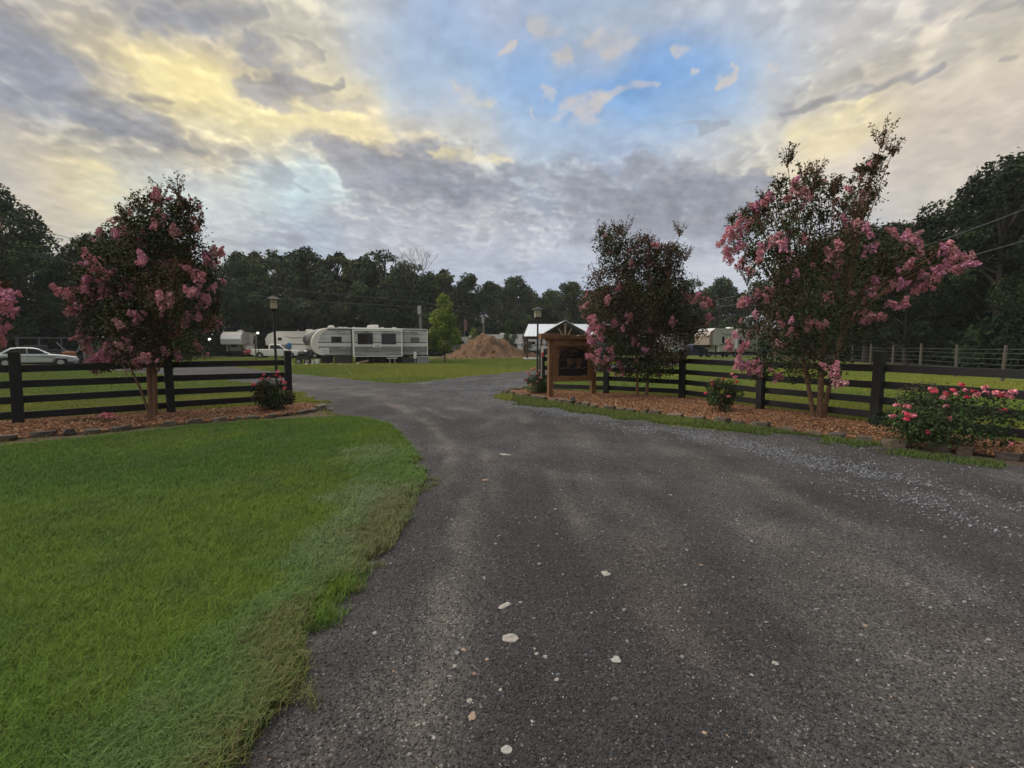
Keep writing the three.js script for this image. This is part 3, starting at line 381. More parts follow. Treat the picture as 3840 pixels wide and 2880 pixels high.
const OAK = [[0.040, 0.060, 0.026], [0.048, 0.070, 0.028], [0.055, 0.078, 0.030], [0.036, 0.054, 0.027], [0.064, 0.084, 0.032]];  // far wood's greens, raised and greyed to stand in for haze
const SHADED_LEAF = [[0.015, 0.024, 0.011], [0.018, 0.028, 0.012], [0.021, 0.033, 0.013], [0.026, 0.040, 0.014]];  // right-hand wood's greens with its shade mixed in; nearL lightens them again
function treeShape(seed, H, Wd, base, lumpsN, density, size, pal) {           // one model of a forest tree: trunk with limbs, crown
  const r = rngOf(seed), lumps = [], limbs = [], lx = (r() - 0.5) * 0.06 * H, lz = (r() - 0.5) * 0.06 * H;
  for (let k = 0; k < lumpsN; k++) {
    const t = k < 5 ? 0.82 + r() * 0.16 : r() ** 0.85, y = lerp(base, H * 0.95, t), prof = Math.sin(Math.PI * clamp(0.16 + t * 0.80)) ** 0.75, a = r() * 6.28, rad = Wd * 0.5 * prof * (0.35 + 0.65 * Math.sqrt(r())) * (0.72 + 0.56 * vn(a * 1.6 + seed, t * 3.5)), R = Wd * (0.065 + r() * r() * 0.13) * (t > 0.85 ? 0.8 : 1);
    lumps.push([lx * t + Math.cos(a) * rad, y, lz * t + Math.sin(a) * rad, R, 0.72 + r() * 0.3]);
  }
  const tr = H * 0.017 + 0.08; limbs.push(tube([[0, -0.4, 0], [lx * 0.2, H * 0.25, lz * 0.2], [lx * 0.6, H * 0.55, lz * 0.6], [lx, H * 0.9, lz]], tr, tr * 0.16, 10, 7));
  for (let k = 0; k < Math.min(lumpsN, 16); k++) { const l = lumps[k], y0 = Math.max(base * 0.8, l[1] - Wd * (0.2 + r() * 0.25)), t = y0 / H; limbs.push(tube([[lx * t, y0, lz * t], [lerp(lx * t, l[0], 0.5), lerp(y0, l[1], 0.65), lerp(lz * t, l[2], 0.5)], [l[0], l[1] + l[3] * 0.5, l[2]]], tr * 0.36, tr * 0.08, 6, 5)); }
  return { trunk: join(limbs), crown: crownOf(r, lumps, density / lumps.reduce((q, l) => q + l[3] * l[3], 0), size, pal), H };
}
function plantTree(shape, name, label, x, z, H, turn, group, wide = 1) {
  const k = H / shape.H, o = thing(name, label, 'tree', x, hgt(x, z), z, turn, group); part('trunk', shape.trunk, name === 'woodland_tree' ? M.shadedBark : M.bark, o); part('crown', shape.crown, M.leaf, o); o.scale.set(k * wide, k, k * wide); return o;
}
{
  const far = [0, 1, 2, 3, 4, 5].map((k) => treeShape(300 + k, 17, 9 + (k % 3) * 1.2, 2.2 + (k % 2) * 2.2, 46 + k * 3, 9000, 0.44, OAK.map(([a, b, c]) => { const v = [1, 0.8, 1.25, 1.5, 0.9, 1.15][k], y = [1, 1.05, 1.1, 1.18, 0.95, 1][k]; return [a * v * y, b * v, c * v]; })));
  const near = [0, 1, 2, 3].map((k) => treeShape(400 + k, 15, 10.5, 2.2 + (k % 2) * 1.4, 66, 21000, 0.265, SHADED_LEAF));
  const nearL = [0, 1, 2, 3].map((k) => treeShape(450 + k, 15, 10.5, 2.2 + (k % 2) * 1.4, 66, 21000, 0.265, SHADED_LEAF.map(([a, b, c]) => [a * 1.75, b * 1.85, c * 1.6])));
  const r = rngOf(88);
  // the wood behind the camp: px of its skyline turned to metres beforehand
  const line = [[-37, -74, 15.5], [-47, -82, 17.5], [-43.5, -80, 17.8], [-39, -79, 18.3], [-33.5, -77, 17.2], [-29, -79, 17.6], [-25, -80, 16.8], [-21, -78, 17.4], [-17.5, -80, 16], [-12.5, -86, 15.8], [-8.6, -88, 15], [-4.2, -92, 14.0], [0.8, -96, 15.6], [4.4, -98, 13.2], [8, -100, 13.6], [12.4, -98, 14.8], [18, -96, 14], [24, -96, 14.5], [30, -98, 15.2], [36, -94, 15], [41, -92, 15], [46, -88, 14], [51, -82, 14], [-56, -86, 17], [-50, -74, 15]];
  for (const [x, z, H] of line) plantTree(far[Math.floor(r() * 6)], 'broadleaf_tree', 'tall dark broadleaf tree in the wood behind the camp', x, z, H, r() * 6.28, 'trees of the wood behind the camp', 0.95 + r() * 0.15);
  for (let k = 0; k < 26; k++) { const x = lerp(-58, 56, (k + r() * 0.6) / 26), z = -96 - r() * 9 - (x > -10 ? 10 : 0); plantTree(far[Math.floor(r() * 6)], 'broadleaf_tree', 'dark tree in the back rows of the wood behind the camp', x, z, (x < -12 ? 15.5 : 13) + r() * 2, r() * 6.28, 'back rows of the wood', 1.1); }
  // tall trees left, past the silver car
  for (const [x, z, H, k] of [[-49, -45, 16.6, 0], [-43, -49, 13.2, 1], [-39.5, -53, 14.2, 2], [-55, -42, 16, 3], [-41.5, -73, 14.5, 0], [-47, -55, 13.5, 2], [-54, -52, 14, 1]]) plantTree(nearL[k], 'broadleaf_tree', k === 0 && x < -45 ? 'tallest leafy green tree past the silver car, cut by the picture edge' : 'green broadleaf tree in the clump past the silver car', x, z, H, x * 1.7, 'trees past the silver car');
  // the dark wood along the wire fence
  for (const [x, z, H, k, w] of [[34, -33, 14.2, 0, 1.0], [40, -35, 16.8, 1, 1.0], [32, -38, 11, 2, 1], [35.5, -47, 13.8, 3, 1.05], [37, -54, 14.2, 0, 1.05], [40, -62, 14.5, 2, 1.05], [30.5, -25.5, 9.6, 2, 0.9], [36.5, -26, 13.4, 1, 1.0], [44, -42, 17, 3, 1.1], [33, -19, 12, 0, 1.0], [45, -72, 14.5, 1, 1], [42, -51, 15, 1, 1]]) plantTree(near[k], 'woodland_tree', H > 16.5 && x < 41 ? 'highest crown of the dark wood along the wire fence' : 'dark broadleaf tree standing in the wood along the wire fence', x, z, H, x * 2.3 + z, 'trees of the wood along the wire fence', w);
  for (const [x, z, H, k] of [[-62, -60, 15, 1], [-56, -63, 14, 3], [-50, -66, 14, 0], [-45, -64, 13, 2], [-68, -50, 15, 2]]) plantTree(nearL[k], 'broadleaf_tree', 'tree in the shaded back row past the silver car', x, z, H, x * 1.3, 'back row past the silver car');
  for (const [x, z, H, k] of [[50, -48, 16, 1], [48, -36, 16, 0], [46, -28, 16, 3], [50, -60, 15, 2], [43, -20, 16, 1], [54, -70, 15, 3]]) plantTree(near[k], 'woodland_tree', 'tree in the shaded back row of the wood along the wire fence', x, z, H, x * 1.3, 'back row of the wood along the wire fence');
  // low growth under the wood's edge; on the right its tint is darkened for shade
  const rr = rngOf(99), lump = crownOf(rr, [[0, 0.55, 0, 0.75], [0.6, 0.4, 0.2, 0.5], [-0.5, 0.5, 0.3, 0.55], [0, 0.95, -0.2, 0.5]], 1250, 0.15, [[0.9, 1, 0.9], [0.75, 0.85, 0.75], [1.1, 1.15, 1]]), items = [];
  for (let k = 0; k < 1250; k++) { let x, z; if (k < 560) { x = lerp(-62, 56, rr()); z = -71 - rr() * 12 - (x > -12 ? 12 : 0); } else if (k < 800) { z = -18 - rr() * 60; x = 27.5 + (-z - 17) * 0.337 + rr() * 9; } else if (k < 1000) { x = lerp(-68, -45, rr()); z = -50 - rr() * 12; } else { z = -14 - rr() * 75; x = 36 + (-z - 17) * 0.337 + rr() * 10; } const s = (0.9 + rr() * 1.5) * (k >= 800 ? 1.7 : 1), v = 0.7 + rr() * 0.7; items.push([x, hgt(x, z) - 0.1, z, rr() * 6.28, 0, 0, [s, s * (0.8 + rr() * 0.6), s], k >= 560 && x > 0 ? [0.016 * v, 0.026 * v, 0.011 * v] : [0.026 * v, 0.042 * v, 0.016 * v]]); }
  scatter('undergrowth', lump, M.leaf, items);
}

// ------------------------------------------------------------------ crape myrtles in flower: lumps of leaf as dx, y, dz, radius, wispy; then flower heads as dx, y, dz
const CRAPE_A={cl:[0.45,4.48,0.09,0.33,1,0.88,4.57,0.17,0.29,1,0.12,4.31,0.21,0.29,1,0.82,3.93,0.63,0.44,0,1.02,4.05,0.34,0.38,0,0.48,3.76,0.6,0.38,0,-0.99,3.94,-0.67,0.33,0,0.15,3.65,-0.05,0.48,0,1.11,3.59,0.63,0.43,0,-0.59,3.23,0.21,0.46,0,0.24,3.08,0.57,0.57,0,-0.06,3.23,-0.55,0.57,0,-1.12,2.91,-0.04,0.38,0,0.77,3.34,-0.36,0.4,0,1.37,3.31,0.03,0.21,1,-1.49,2.52,0.05,0.25,1,-1.89,2.5,-0.69,0.33,0,-1.07,2.57,-0.4,0.57,0,-0.31,2.56,-0.31,0.62,0,1.02,2.55,0.59,0.57,0,1.38,2.76,0.38,0.38,0,-1.38,1.99,-0.49,0.48,0,0.05,1.94,0.42,0.62,0,-0.01,1.99,-0.52,0.62,0,1.11,2.14,0.17,0.46,0,0.94,2.09,-0.53,0.23,0,-1.41,1.44,-0.71,0.38,0,0.19,1.49,0.53,0.48,0,0.09,1.54,-0.41,0.46,0,-1.37,1.14,-0.41,0.21,0,1.34,1.53,0.69,0.29,0],fl:[-1.28,3.84,-0.46,-0.65,3.17,0.56,-1.01,2.87,0.19,-0.45,3.03,0.6,0.84,3.07,1.11,-0.08,2.92,-0.16,-0.02,2.98,-0.22,-1.38,2.5,0.21,-1.89,2.39,-0.52,-1.56,2.57,0.22,-0.68,2.52,0.12,-0.67,2.3,-0.02,-0.18,2.5,0.22,1.16,2.32,1.15,1.24,2.29,1.09,0.39,2.02,0.74,0.0,1.78,-0.1,-2.0,2.19,-0.52,-1.65,1.68,-0.21,-1.46,1.19,-0.28,-1.11,1.1,-0.21,-1.11,1.29,-0.45,0.22,1.49,0.9,0.39,1.27,0.8,0.7,1.32,0.96,0.45,1.29,-0.17,0.42,1.78,-0.18,1.22,2.03,0.54,1.36,2.03,0.48,1.0,1.98,-0.35,1.19,2.08,-0.38,1.43,2.3,0.42,1.61,2.38,0.56,1.47,2.46,0.6,1.58,2.71,0.76,1.43,2.89,0.65,1.38,3.24,0.2,1.6,3.33,0.18,1.27,3.62,0.86,1.03,3.78,0.86,0.62,4.25,0.39,-0.73,2.7,0.09,1.6,2.42,1.05,1.05,1.94,0.42,-1.43,1.0,-0.29,0.02,2.8,0.09,0.0,2.68,0.31,-0.3,2.79,0.16,-0.23,2.91,0.55,-0.83,3.54,-0.43,1.06,2.32,-0.37,-1.09,2.69,0.22,-1.44,2.57,-0.37,-0.64,2.82,0.24,-1.59,1.54,-0.3,-1.25,1.29,-0.22]};
const CRAPE_B={cl:[-1.17,4.36,0.61,0.43,0,-1.3,4.75,-0.11,0.29,1,-0.71,4.69,0.24,0.35,1,-0.35,4.12,0.45,0.45,0,0.85,4.69,0.16,0.27,1,0.66,4.1,0.27,0.32,0,0.42,3.85,0.43,0.45,0,1.15,4.08,-0.11,0.27,1,-0.82,3.9,0.34,0.58,0,0.02,3.63,-0.36,0.77,0,0.58,3.45,-0.02,0.53,0,-1.09,3.13,0.44,0.69,0,-0.16,2.89,0.31,0.9,0,0.83,2.96,-0.34,0.64,0,-1.51,2.6,0.73,0.51,0,1.53,2.78,0.12,0.35,1,-0.74,2.27,0.13,0.77,0,0.45,2.18,-0.81,0.82,0,0.95,2.27,0.08,0.61,0,2.0,2.68,-0.21,0.24,1,-1.03,1.61,0.28,0.56,0,-0.15,1.42,-0.06,0.66,0,0.45,1.55,0.52,0.61,0,1.25,2.0,0.24,0.4,0,-1.32,1.04,0.49,0.29,0,-0.49,0.88,-0.25,0.35,0,0.04,0.9,0.24,0.4,0,0.41,1.04,0.39,0.4,0],fl:[-1.91,2.52,1.07,-1.65,2.2,1.21,-1.7,1.61,0.83,-1.49,1.36,0.71,-1.35,2.05,0.61,-1.36,2.62,1.22,-1.02,2.11,0.78,-0.83,1.98,0.8,-0.44,1.61,0.53,-0.64,2.23,0.77,-1.49,1.11,0.73,-1.62,1.24,0.73,-0.6,0.82,-0.07,-0.08,3.86,0.19,-0.25,3.81,0.11,-0.03,3.66,0.27,0.06,4.18,0.76,-0.98,3.02,0.8,1.08,2.92,0.08,1.25,2.76,0.33,1.49,2.63,0.38,1.78,2.8,-0.02,1.82,2.28,-0.06,1.39,2.89,0.3,-1.1,1.36,0.64,-1.22,1.11,0.65,-0.69,0.95,-0.01,-1.75,1.86,0.73,-1.39,1.67,0.71,-1.56,1.55,0.72,-1.54,1.96,0.79,-1.68,2.09,1.19,0.43,1.89,-0.25,0.55,2.12,0.57,0.0,3.26,0.39]};
const CRAPE_C={cl:[0.57,5.39,0.49,0.32,1,1.1,5.33,0.11,0.21,1,1.03,5.19,-0.31,0.23,0,0.08,4.5,0.83,0.27,0,1.37,4.76,-1.05,0.34,0,1.02,4.4,-0.82,0.34,0,-0.95,5.18,0.07,0.27,1,-0.62,4.85,0.12,0.3,1,-0.07,5.1,-0.38,0.29,1,-0.01,4.67,0.14,0.21,1,-1.19,4.27,0.82,0.4,0,-0.06,4.52,-0.26,0.4,0,-0.97,4.26,-0.14,0.4,0,-1.22,4.24,-0.58,0.3,0,-1.53,4.01,-0.44,0.3,0,-1.58,3.49,0.99,0.44,0,-0.23,3.96,-0.25,0.44,0,-2.05,3.43,0.48,0.21,1,-1.75,3.1,0.87,0.4,0,-0.75,3.13,0.2,0.55,0,0.35,3.35,-0.5,0.53,0,-0.17,3.32,1.01,0.44,0,0.36,3.9,-0.01,0.32,0,-1.56,2.91,-0.09,0.29,1,-0.86,2.56,-0.38,0.44,0,-1.04,2.33,1.02,0.59,0,0.26,2.52,-0.02,0.59,0,1.22,2.96,-0.45,0.5,0,1.46,3.27,-0.05,0.4,0,2.57,3.41,-0.79,0.4,0,2.12,3.21,0.26,0.3,0,1.74,2.82,-0.12,0.36,0,-1.32,2.47,-0.43,0.27,0,-1.2,1.93,0.59,0.5,0,-0.63,1.84,0.69,0.59,0,1.2,2.01,-1.02,0.53,0,0.97,2.14,0.07,0.36,0,-1.32,1.88,-0.48,0.27,0,-1.45,1.4,0.91,0.4,0,-0.63,1.31,0.59,0.44,0,0.68,1.39,-0.53,0.36,0,-1.03,1.04,-0.49,0.29,0,-0.08,0.93,-0.73,0.27,0,-0.5,1.07,1.03,0.19,0],fl:[-1.43,4.3,0.18,-1.3,4.37,0.19,-1.36,4.35,-0.32,-1.79,3.94,-0.18,-2.28,3.61,0.64,-1.57,3.87,-0.25,-2.34,3.49,0.63,-2.09,3.31,0.66,-1.87,3.23,1.08,-1.99,3.05,1.16,-1.72,3.16,1.41,-1.79,3.36,1.21,-1.36,4.34,1.11,-1.22,4.17,1.16,-0.23,4.77,-0.17,-1.51,4.11,1.1,-1.84,3.05,0.18,-2.32,3.15,0.62,-1.2,2.55,-0.29,-1.44,2.45,-0.2,-1.6,2.36,-0.26,-1.69,1.68,-0.22,-1.55,1.39,-0.28,-1.77,1.49,-0.28,-1.32,1.1,-0.32,-1.17,1.0,-0.23,-1.52,1.0,-0.31,-1.17,2.52,0.01,-0.5,3.59,-0.02,-1.07,2.78,0.74,-1.21,3.14,0.67,0.12,3.26,-0.01,0.17,3.93,0.25,0.31,3.75,0.26,-0.23,3.5,1.29,-0.1,3.19,1.26,1.11,3.75,0.23,1.27,3.57,0.27,2.15,3.85,-0.57,2.27,3.66,-0.58,2.29,3.44,-0.47,2.44,3.34,-0.41,1.91,3.35,0.47,2.07,3.26,0.5,2.26,3.07,0.55,2.26,2.92,0.42,2.07,3.01,0.43,1.41,3.04,0.25,1.78,2.87,0.16,1.93,2.69,0.11,1.75,2.6,0.11,1.33,2.69,0.15,1.1,2.72,-0.14,0.92,2.52,-0.02,1.06,2.19,-0.57,0.64,2.04,0.27,0.82,2.04,0.27,1.1,2.3,0.36,1.4,2.32,0.22,-0.85,1.87,1.08,-0.96,1.85,0.99,0.28,2.92,-0.22,-0.31,2.37,0.56,-0.55,1.07,1.15,-0.57,0.83,1.22,-0.63,0.84,-0.48,-1.25,0.95,-0.25,-2.17,3.53,0.61,-1.43,4.08,-0.34,-1.45,1.54,-0.29,-1.64,1.15,-0.22,2.01,3.16,0.53,1.8,2.9,0.54,1.75,2.78,0.5]};
const CRAPE_D={cl:[1.58,3.07,0.03,0.43,0,1.94,2.4,0.11,0.29,0,1.26,2.42,-0.05,0.6,0,1.32,1.92,-0.18,0.51,0,1.57,1.75,-0.21,0.19,0,1.05,3.1,-0.13,0.43,0,0.99,1.49,-0.2,0.43,0,1.87,3.53,0.17,0.34,0,0.93,2.0,-0.01,0.43,0],fl:[2.39,2.39,0.26,2.66,2.31,0.38,2.49,2.12,0.32,1.94,1.79,-0.11,1.89,2.0,-0.1,2.48,2.22,0.31,2.23,2.55,0.28,1.91,1.62,-0.09,1.87,2.07,0.15,2.0,2.7,0.35]};
M.flower = new THREE.MeshStandardMaterial({ color: 0xffffff, vertexColors: true, roughness: 0.8, side: THREE.DoubleSide });
function panicle(seed, pal) {                                                 // a crumpled cone of small frilled petals
  const r = rngOf(seed);
  return leafMesh(180, (L, k) => {
    const t = r() ** 0.8, a = r() * 6.2832, rad = 0.085 * (1 - t * 0.75) * Math.sqrt(0.35 + 0.65 * r()), c = pal[Math.floor(r() * pal.length)], v = 0.75 + r() * 0.5, o = unit(r), e = unit(r);
    L.x = Math.cos(a) * rad; L.y = t * 0.21 - 0.04; L.z = Math.sin(a) * rad; L.nx = Math.cos(a) + o[0]; L.ny = 0.3 + o[1]; L.nz = Math.sin(a) + o[2]; L.tx = e[0]; L.ty = e[1] + 0.3; L.tz = e[2]; L.s = 0.024 + r() * 0.018; L.r = c[0] * v; L.g = c[1] * v; L.b = c[2] * v;
  }, 0.95);
}
const PINK = [[0.66, 0.28, 0.34], [0.58, 0.23, 0.29], [0.74, 0.36, 0.42]], DUSK = [[0.50, 0.25, 0.26], [0.42, 0.19, 0.21], [0.56, 0.31, 0.31]], MAUVE = [[0.66, 0.27, 0.42], [0.58, 0.22, 0.36], [0.72, 0.36, 0.50]];
const PAN = [PINK, PINK, DUSK, MAUVE, DUSK, PINK].map((p, k) => panicle(700 + k, p));
const CRAPE_LEAF = [[0.044, 0.058, 0.025], [0.054, 0.064, 0.030], [0.074, 0.062, 0.036], [0.042, 0.056, 0.026], [0.086, 0.064, 0.042]];
function crape(d, label, x, z, seed, stems, extra, leaves, flow = 1.3) {
  const r = rngOf(seed), y0 = Math.max(0, bedY(x, z)) - 0.03, o = thing('crape_myrtle', label, 'tree', x, y0, z, 0, 'crape myrtles along the fences'), lumps = [], wisps = [], wood = [];
  for (let i = 0; i < d.cl.length; i += 5) (d.cl[i + 4] ? wisps : lumps).push([d.cl[i], d.cl[i + 1] - y0, d.cl[i + 2], d.cl[i + 3]]);
  const ym = Math.max(...lumps.map((l) => l[1])); for (const l of lumps) if (l[1] > ym * 0.52) for (let k = 0; k < 2; k++) { const a = r() * 6.28, q = l[3] * 0.7; wisps.push([l[0] + Math.cos(a) * q, l[1] + l[3] * (0.2 + r() * 0.4), l[2] + Math.sin(a) * q, l[3] * 0.55]); }
  const forks = stems.map(([bx, bz, fx, fy, fz, tr]) => { const g = tube([[bx, -0.05, bz], [lerp(bx, fx, 0.3), fy * 0.35, lerp(bz, fz, 0.3)], [lerp(bx, fx, 0.65), fy * 0.7, lerp(bz, fz, 0.65)], [fx, fy, fz]], tr, tr * 0.72, 10, 8, 0.12, r); part('stem', g, M.crapeBark, o); return [fx, fy, fz, tr]; });
  for (const l of [...lumps, ...wisps]) {
    const f = forks.reduce((a, b) => Math.hypot(b[0] - l[0], (b[1] - l[1]) * 0.3, b[2] - l[2]) < Math.hypot(a[0] - l[0], (a[1] - l[1]) * 0.3, a[2] - l[2]) ? b : a), w = wisps.includes(l);
    const yj = f[1] - (l[1] < f[1] + 0.5 ? (0.15 + r() * 0.3) : 0), mx = lerp(f[0], l[0], 0.45) + (r() - 0.5) * 0.2, my = lerp(yj, l[1], 0.55) + 0.1, mz = lerp(f[2], l[2], 0.45) + (r() - 0.5) * 0.2;
    wood.push(tube([[f[0], yj, f[2]], [mx, my, mz], [l[0], l[1], l[2]], [l[0] + (l[0] - mx) * 0.18, l[1] + l[3] * 0.8, l[2]]], f[3] * (w ? 0.26 : 0.36), 0.004, 8, 5));
    const tw = w ? 11 : 7; for (let k = 0; k < tw; k++) { const a = r() * 6.28, q = l[3] * (0.4 + r() * 0.5), ex = l[0] + Math.cos(a) * q, ez = l[2] + Math.sin(a) * q, ey = l[1] + l[3] * (w ? 0.3 + r() * 0.85 : (r() - 0.3) * 1.1); wood.push(tube([[l[0], l[1] - l[3] * (w ? 0.6 : 0.1), l[2]], [lerp(l[0], ex, 0.6), lerp(l[1], ey, 0.5), lerp(l[2], ez, 0.6)], [ex, ey, ez]], 0.007, 0.002, 3, 4)); if (w) l.tw = [...(l.tw ?? []), [ex, ey, ez]]; }
  }
  part('branches', join(wood), M.crapeBark, o);
  const all = [...lumps.map((l) => [...l, 0.95])]; part('foliage', crownOf(r, all, leaves, 0.06, CRAPE_LEAF, 0.12, 0.24), M.leaf, o);
  // wispy shoots: small leaves and seed heads strung along upright twigs
  const beads = []; for (const l of wisps) for (const [ex, ey, ez] of l.tw) { const b = [l[0], l[1] - l[3] * 0.6, l[2]]; for (let k = 0; k < 17; k++) { const t = 0.25 + 0.75 * r(), s = 0.05; beads.push([lerp(b[0], ex, t) + (r() - 0.5) * s, lerp(b[1], ey, t ** 0.9) + (r() - 0.5) * s, lerp(b[2], ez, t) + (r() - 0.5) * s]); } }
  if (beads.length) part('shoot_leaves', leafMesh(beads.length, (L, k) => { const [a, b, c] = beads[k], n = unit(r), e = unit(r), v = 0.8 + r() * 0.5, q = CRAPE_LEAF[Math.floor(r() * 5)]; L.x = a; L.y = b; L.z = c; L.nx = n[0]; L.ny = n[1]; L.nz = n[2]; L.tx = e[0]; L.ty = e[1]; L.tz = e[2]; L.s = 0.03 + r() * 0.035; L.r = q[0] * v * 1.2; L.g = q[1] * v; L.b = q[2] * v; }), M.leaf, o);
  const head = (px, py, pz, s, dim) => { const m = part('flower_cluster', PAN[Math.floor(r() * (dim ? 6 : 4))], M.flower, o); m.position.set(px, py, pz); m.rotation.set((r() - 0.5) * 2.0, r() * 6.28, (r() - 0.5) * 2.0); m.scale.setScalar(s); };
  for (let i = 0; i < d.fl.length; i += 3) { head(d.fl[i], d.fl[i + 1] - y0, d.fl[i + 2], 0.8 + r() * 0.45); const more = r() < flow - 1 ? 3 : 2; for (let k = 0; k < more; k++) head(d.fl[i] + (r() - 0.5) * 0.26, d.fl[i + 1] - y0 + (r() - 0.5) * 0.24, d.fl[i + 2] + (r() - 0.5) * 0.24, 0.4 + r() * 0.4, true); }
  for (let k = 0; k < extra; k++) { const l = lumps[Math.floor(r() * lumps.length)], u = unit(r); head(l[0] + u[0] * l[3], l[1] + u[1] * l[3] * 0.9, l[2] + (r() < 0.5 ? u[2] : -Math.abs(u[2])) * l[3], 0.5 + r() * 0.6, true); }
  return o;
}
crape(CRAPE_A, 'rounded crape myrtle full of pink flowers on a single stout trunk beside the lawn fence', -7.47, -9.66, 61, [[-0.03, 0, -0.05, 1.15, 0, 0.066], [0.05, 0.03, 0.16, 1.25, 0.1, 0.046], [-0.03, 0.05, -0.42, 1.2, 0.1, 0.024]], 150, 5000, 1.9);
crape(CRAPE_B, 'bushy crape myrtle with few pink flowers growing just right of the wooden sign', 3.8, -13.4, 62, [[-0.18, 0, -0.22, 1.35, 0, 0.042], [0.08, 0.02, 0.14, 1.4, 0.05, 0.048], [0.02, 0.05, 0.32, 1.6, -0.2, 0.03]], 60, 5600, 1.2);
crape(CRAPE_C, 'largest crape myrtle, open and many stemmed with pink sprays, above the mulch bed', 6.38, -9.6, 63, [[-0.1, 0, -0.55, 1.7, 0, 0.045], [-0.01, 0.04, -0.06, 1.8, 0.1, 0.045], [0.09, -0.02, 0.42, 1.7, -0.1, 0.048], [0.03, -0.08, 0.2, 1.75, -0.4, 0.032]], 70, 3600, 1.7);
crape(CRAPE_D, 'crape myrtle whose pink flowers just reach in at the picture edge over the fence', -11.4, -8.6, 64, [[0, 0, 0.05, 1.2, 0, 0.07], [0.1, 0.05, 0.3, 1.3, 0.1, 0.05]], 20, 4500, 1.5);

// ------------------------------------------------------------------ rose bushes
function blossom(seed, pal) { const r = rngOf(seed); return leafMesh(34, (L, k) => { const u = unit(r), c = pal[Math.floor(r() * pal.length)], v = 0.75 + r() * 0.45, e = unit(r), q = 0.014 + 0.014 * r(); L.x = u[0] * q; L.y = Math.abs(u[1]) * q * 0.8; L.z = u[2] * q; L.nx = u[0] * 0.8 + e[0] * 0.4; L.ny = u[1] + 0.5; L.nz = u[2] * 0.8 + e[2] * 0.4; L.tx = -u[2] + e[0] * 0.4; L.ty = e[1] * 0.4; L.tz = u[0] + e[2] * 0.4; L.s = 0.024 + r() * 0.012; L.r = c[0] * v; L.g = c[1] * v; L.b = c[2] * v; }, 1.0); }
const RED = [[0.62, 0.05, 0.10], [0.55, 0.04, 0.08], [0.68, 0.09, 0.14]], ROSE = [[0.70, 0.23, 0.28], [0.64, 0.18, 0.24], [0.74, 0.32, 0.35]];
const BLO = [blossom(800, RED), blossom(801, RED), blossom(802, ROSE), blossom(803, ROSE)];
const ROSE_LEAF = [[0.034, 0.058, 0.022], [0.044, 0.068, 0.026], [0.028, 0.048, 0.020], [0.060, 0.055, 0.03]];
function rose(label, x, z, seed, w, h, flowers, red, leaves = 1) {
  const r = rngOf(seed), y0 = bedY(x, z), o = thing('rose_bush', label, 'rose bush', x, y0, z, 0, 'rose bushes in the mulch beds'), lumps = [], canes = [];
  for (let k = 0; k < 22; k++) { const a = r() * 6.28, t = r(), q = w * 0.5 * Math.sqrt(r()) * (0.45 + 0.55 * Math.sin(Math.PI * (0.2 + 0.7 * t))), l = [Math.cos(a) * q, h * (0.12 + 0.72 * t), Math.sin(a) * q, w * (0.13 + r() * 0.09)]; lumps.push(l); canes.push(tube([[Math.cos(a) * 0.05, -0.03, Math.sin(a) * 0.05], [l[0] * 0.5, l[1] * 0.55, l[2] * 0.5], [l[0], l[1] + l[3], l[2]]], 0.011, 0.004, 5, 5)); }
  const tips = flowers.map(([fx, fy]) => { const fz = (r() - 0.15) * w * 0.4; canes.push(tube([[fx * 0.4, h * 0.45, fz * 0.4], [fx * 0.8, lerp(h * 0.45, fy, 0.6), fz * 0.8], [fx, fy, fz]], 0.006, 0.003, 4, 4)); return [fx, fy, fz]; });
  part('canes', join(canes), M.bark, o); part('foliage', crownOf(r, lumps, 5200 * leaves / Math.max(w, 0.6), 0.048, ROSE_LEAF, 0.2), M.leaf, o);
  for (const [fx, fy, fz] of tips) { const m = part('blossom', BLO[(r() < red ? 0 : 2) + (r() < 0.5 ? 1 : 0)], M.flower, o); m.position.set(fx, fy, fz); m.rotation.set((r() - 0.3) * 0.9, r() * 6.28, (r() - 0.5) * 0.9); m.scale.setScalar(0.95 + r() * 0.5); }
  return o;
}
rose('compact rose bush with red blooms against the gate post of the lawn fence', -5.5, -10.7, 71, 0.78, 0.78, [[-0.22, 0.72], [-0.08, 0.82], [-0.04, 0.74], [0.1, 0.88], [0.12, 0.8], [0.17, 0.76], [0.34, 0.64], [0.38, 0.52], [0.3, 0.7], [-0.3, 0.6]], 0.75);
rose('small rose bush with coral pink blooms beside the left post of the wooden sign', 0.78, -14.4, 72, 0.75, 0.62, [[-0.3, 0.68], [-0.18, 0.76], [-0.08, 0.78], [-0.24, 0.58], [0.05, 0.72], [0.1, 0.5], [-0.02, 0.38], [-0.2, 0.3], [0.34, 0.52], [0.3, 0.44], [0.0, 0.62], [-0.34, 0.42]], 0.25, 0.8);
rose('upright rose bush with a few red blooms between two fence posts', 4.75, -10.45, 73, 0.72, 0.82, [[-0.36, 0.72], [-0.33, 0.64], [0.12, 0.86], [0.2, 0.78], [0.05, 0.36], [-0.4, 0.42], [0.26, 0.68], [-0.1, 0.74]], 0.6);
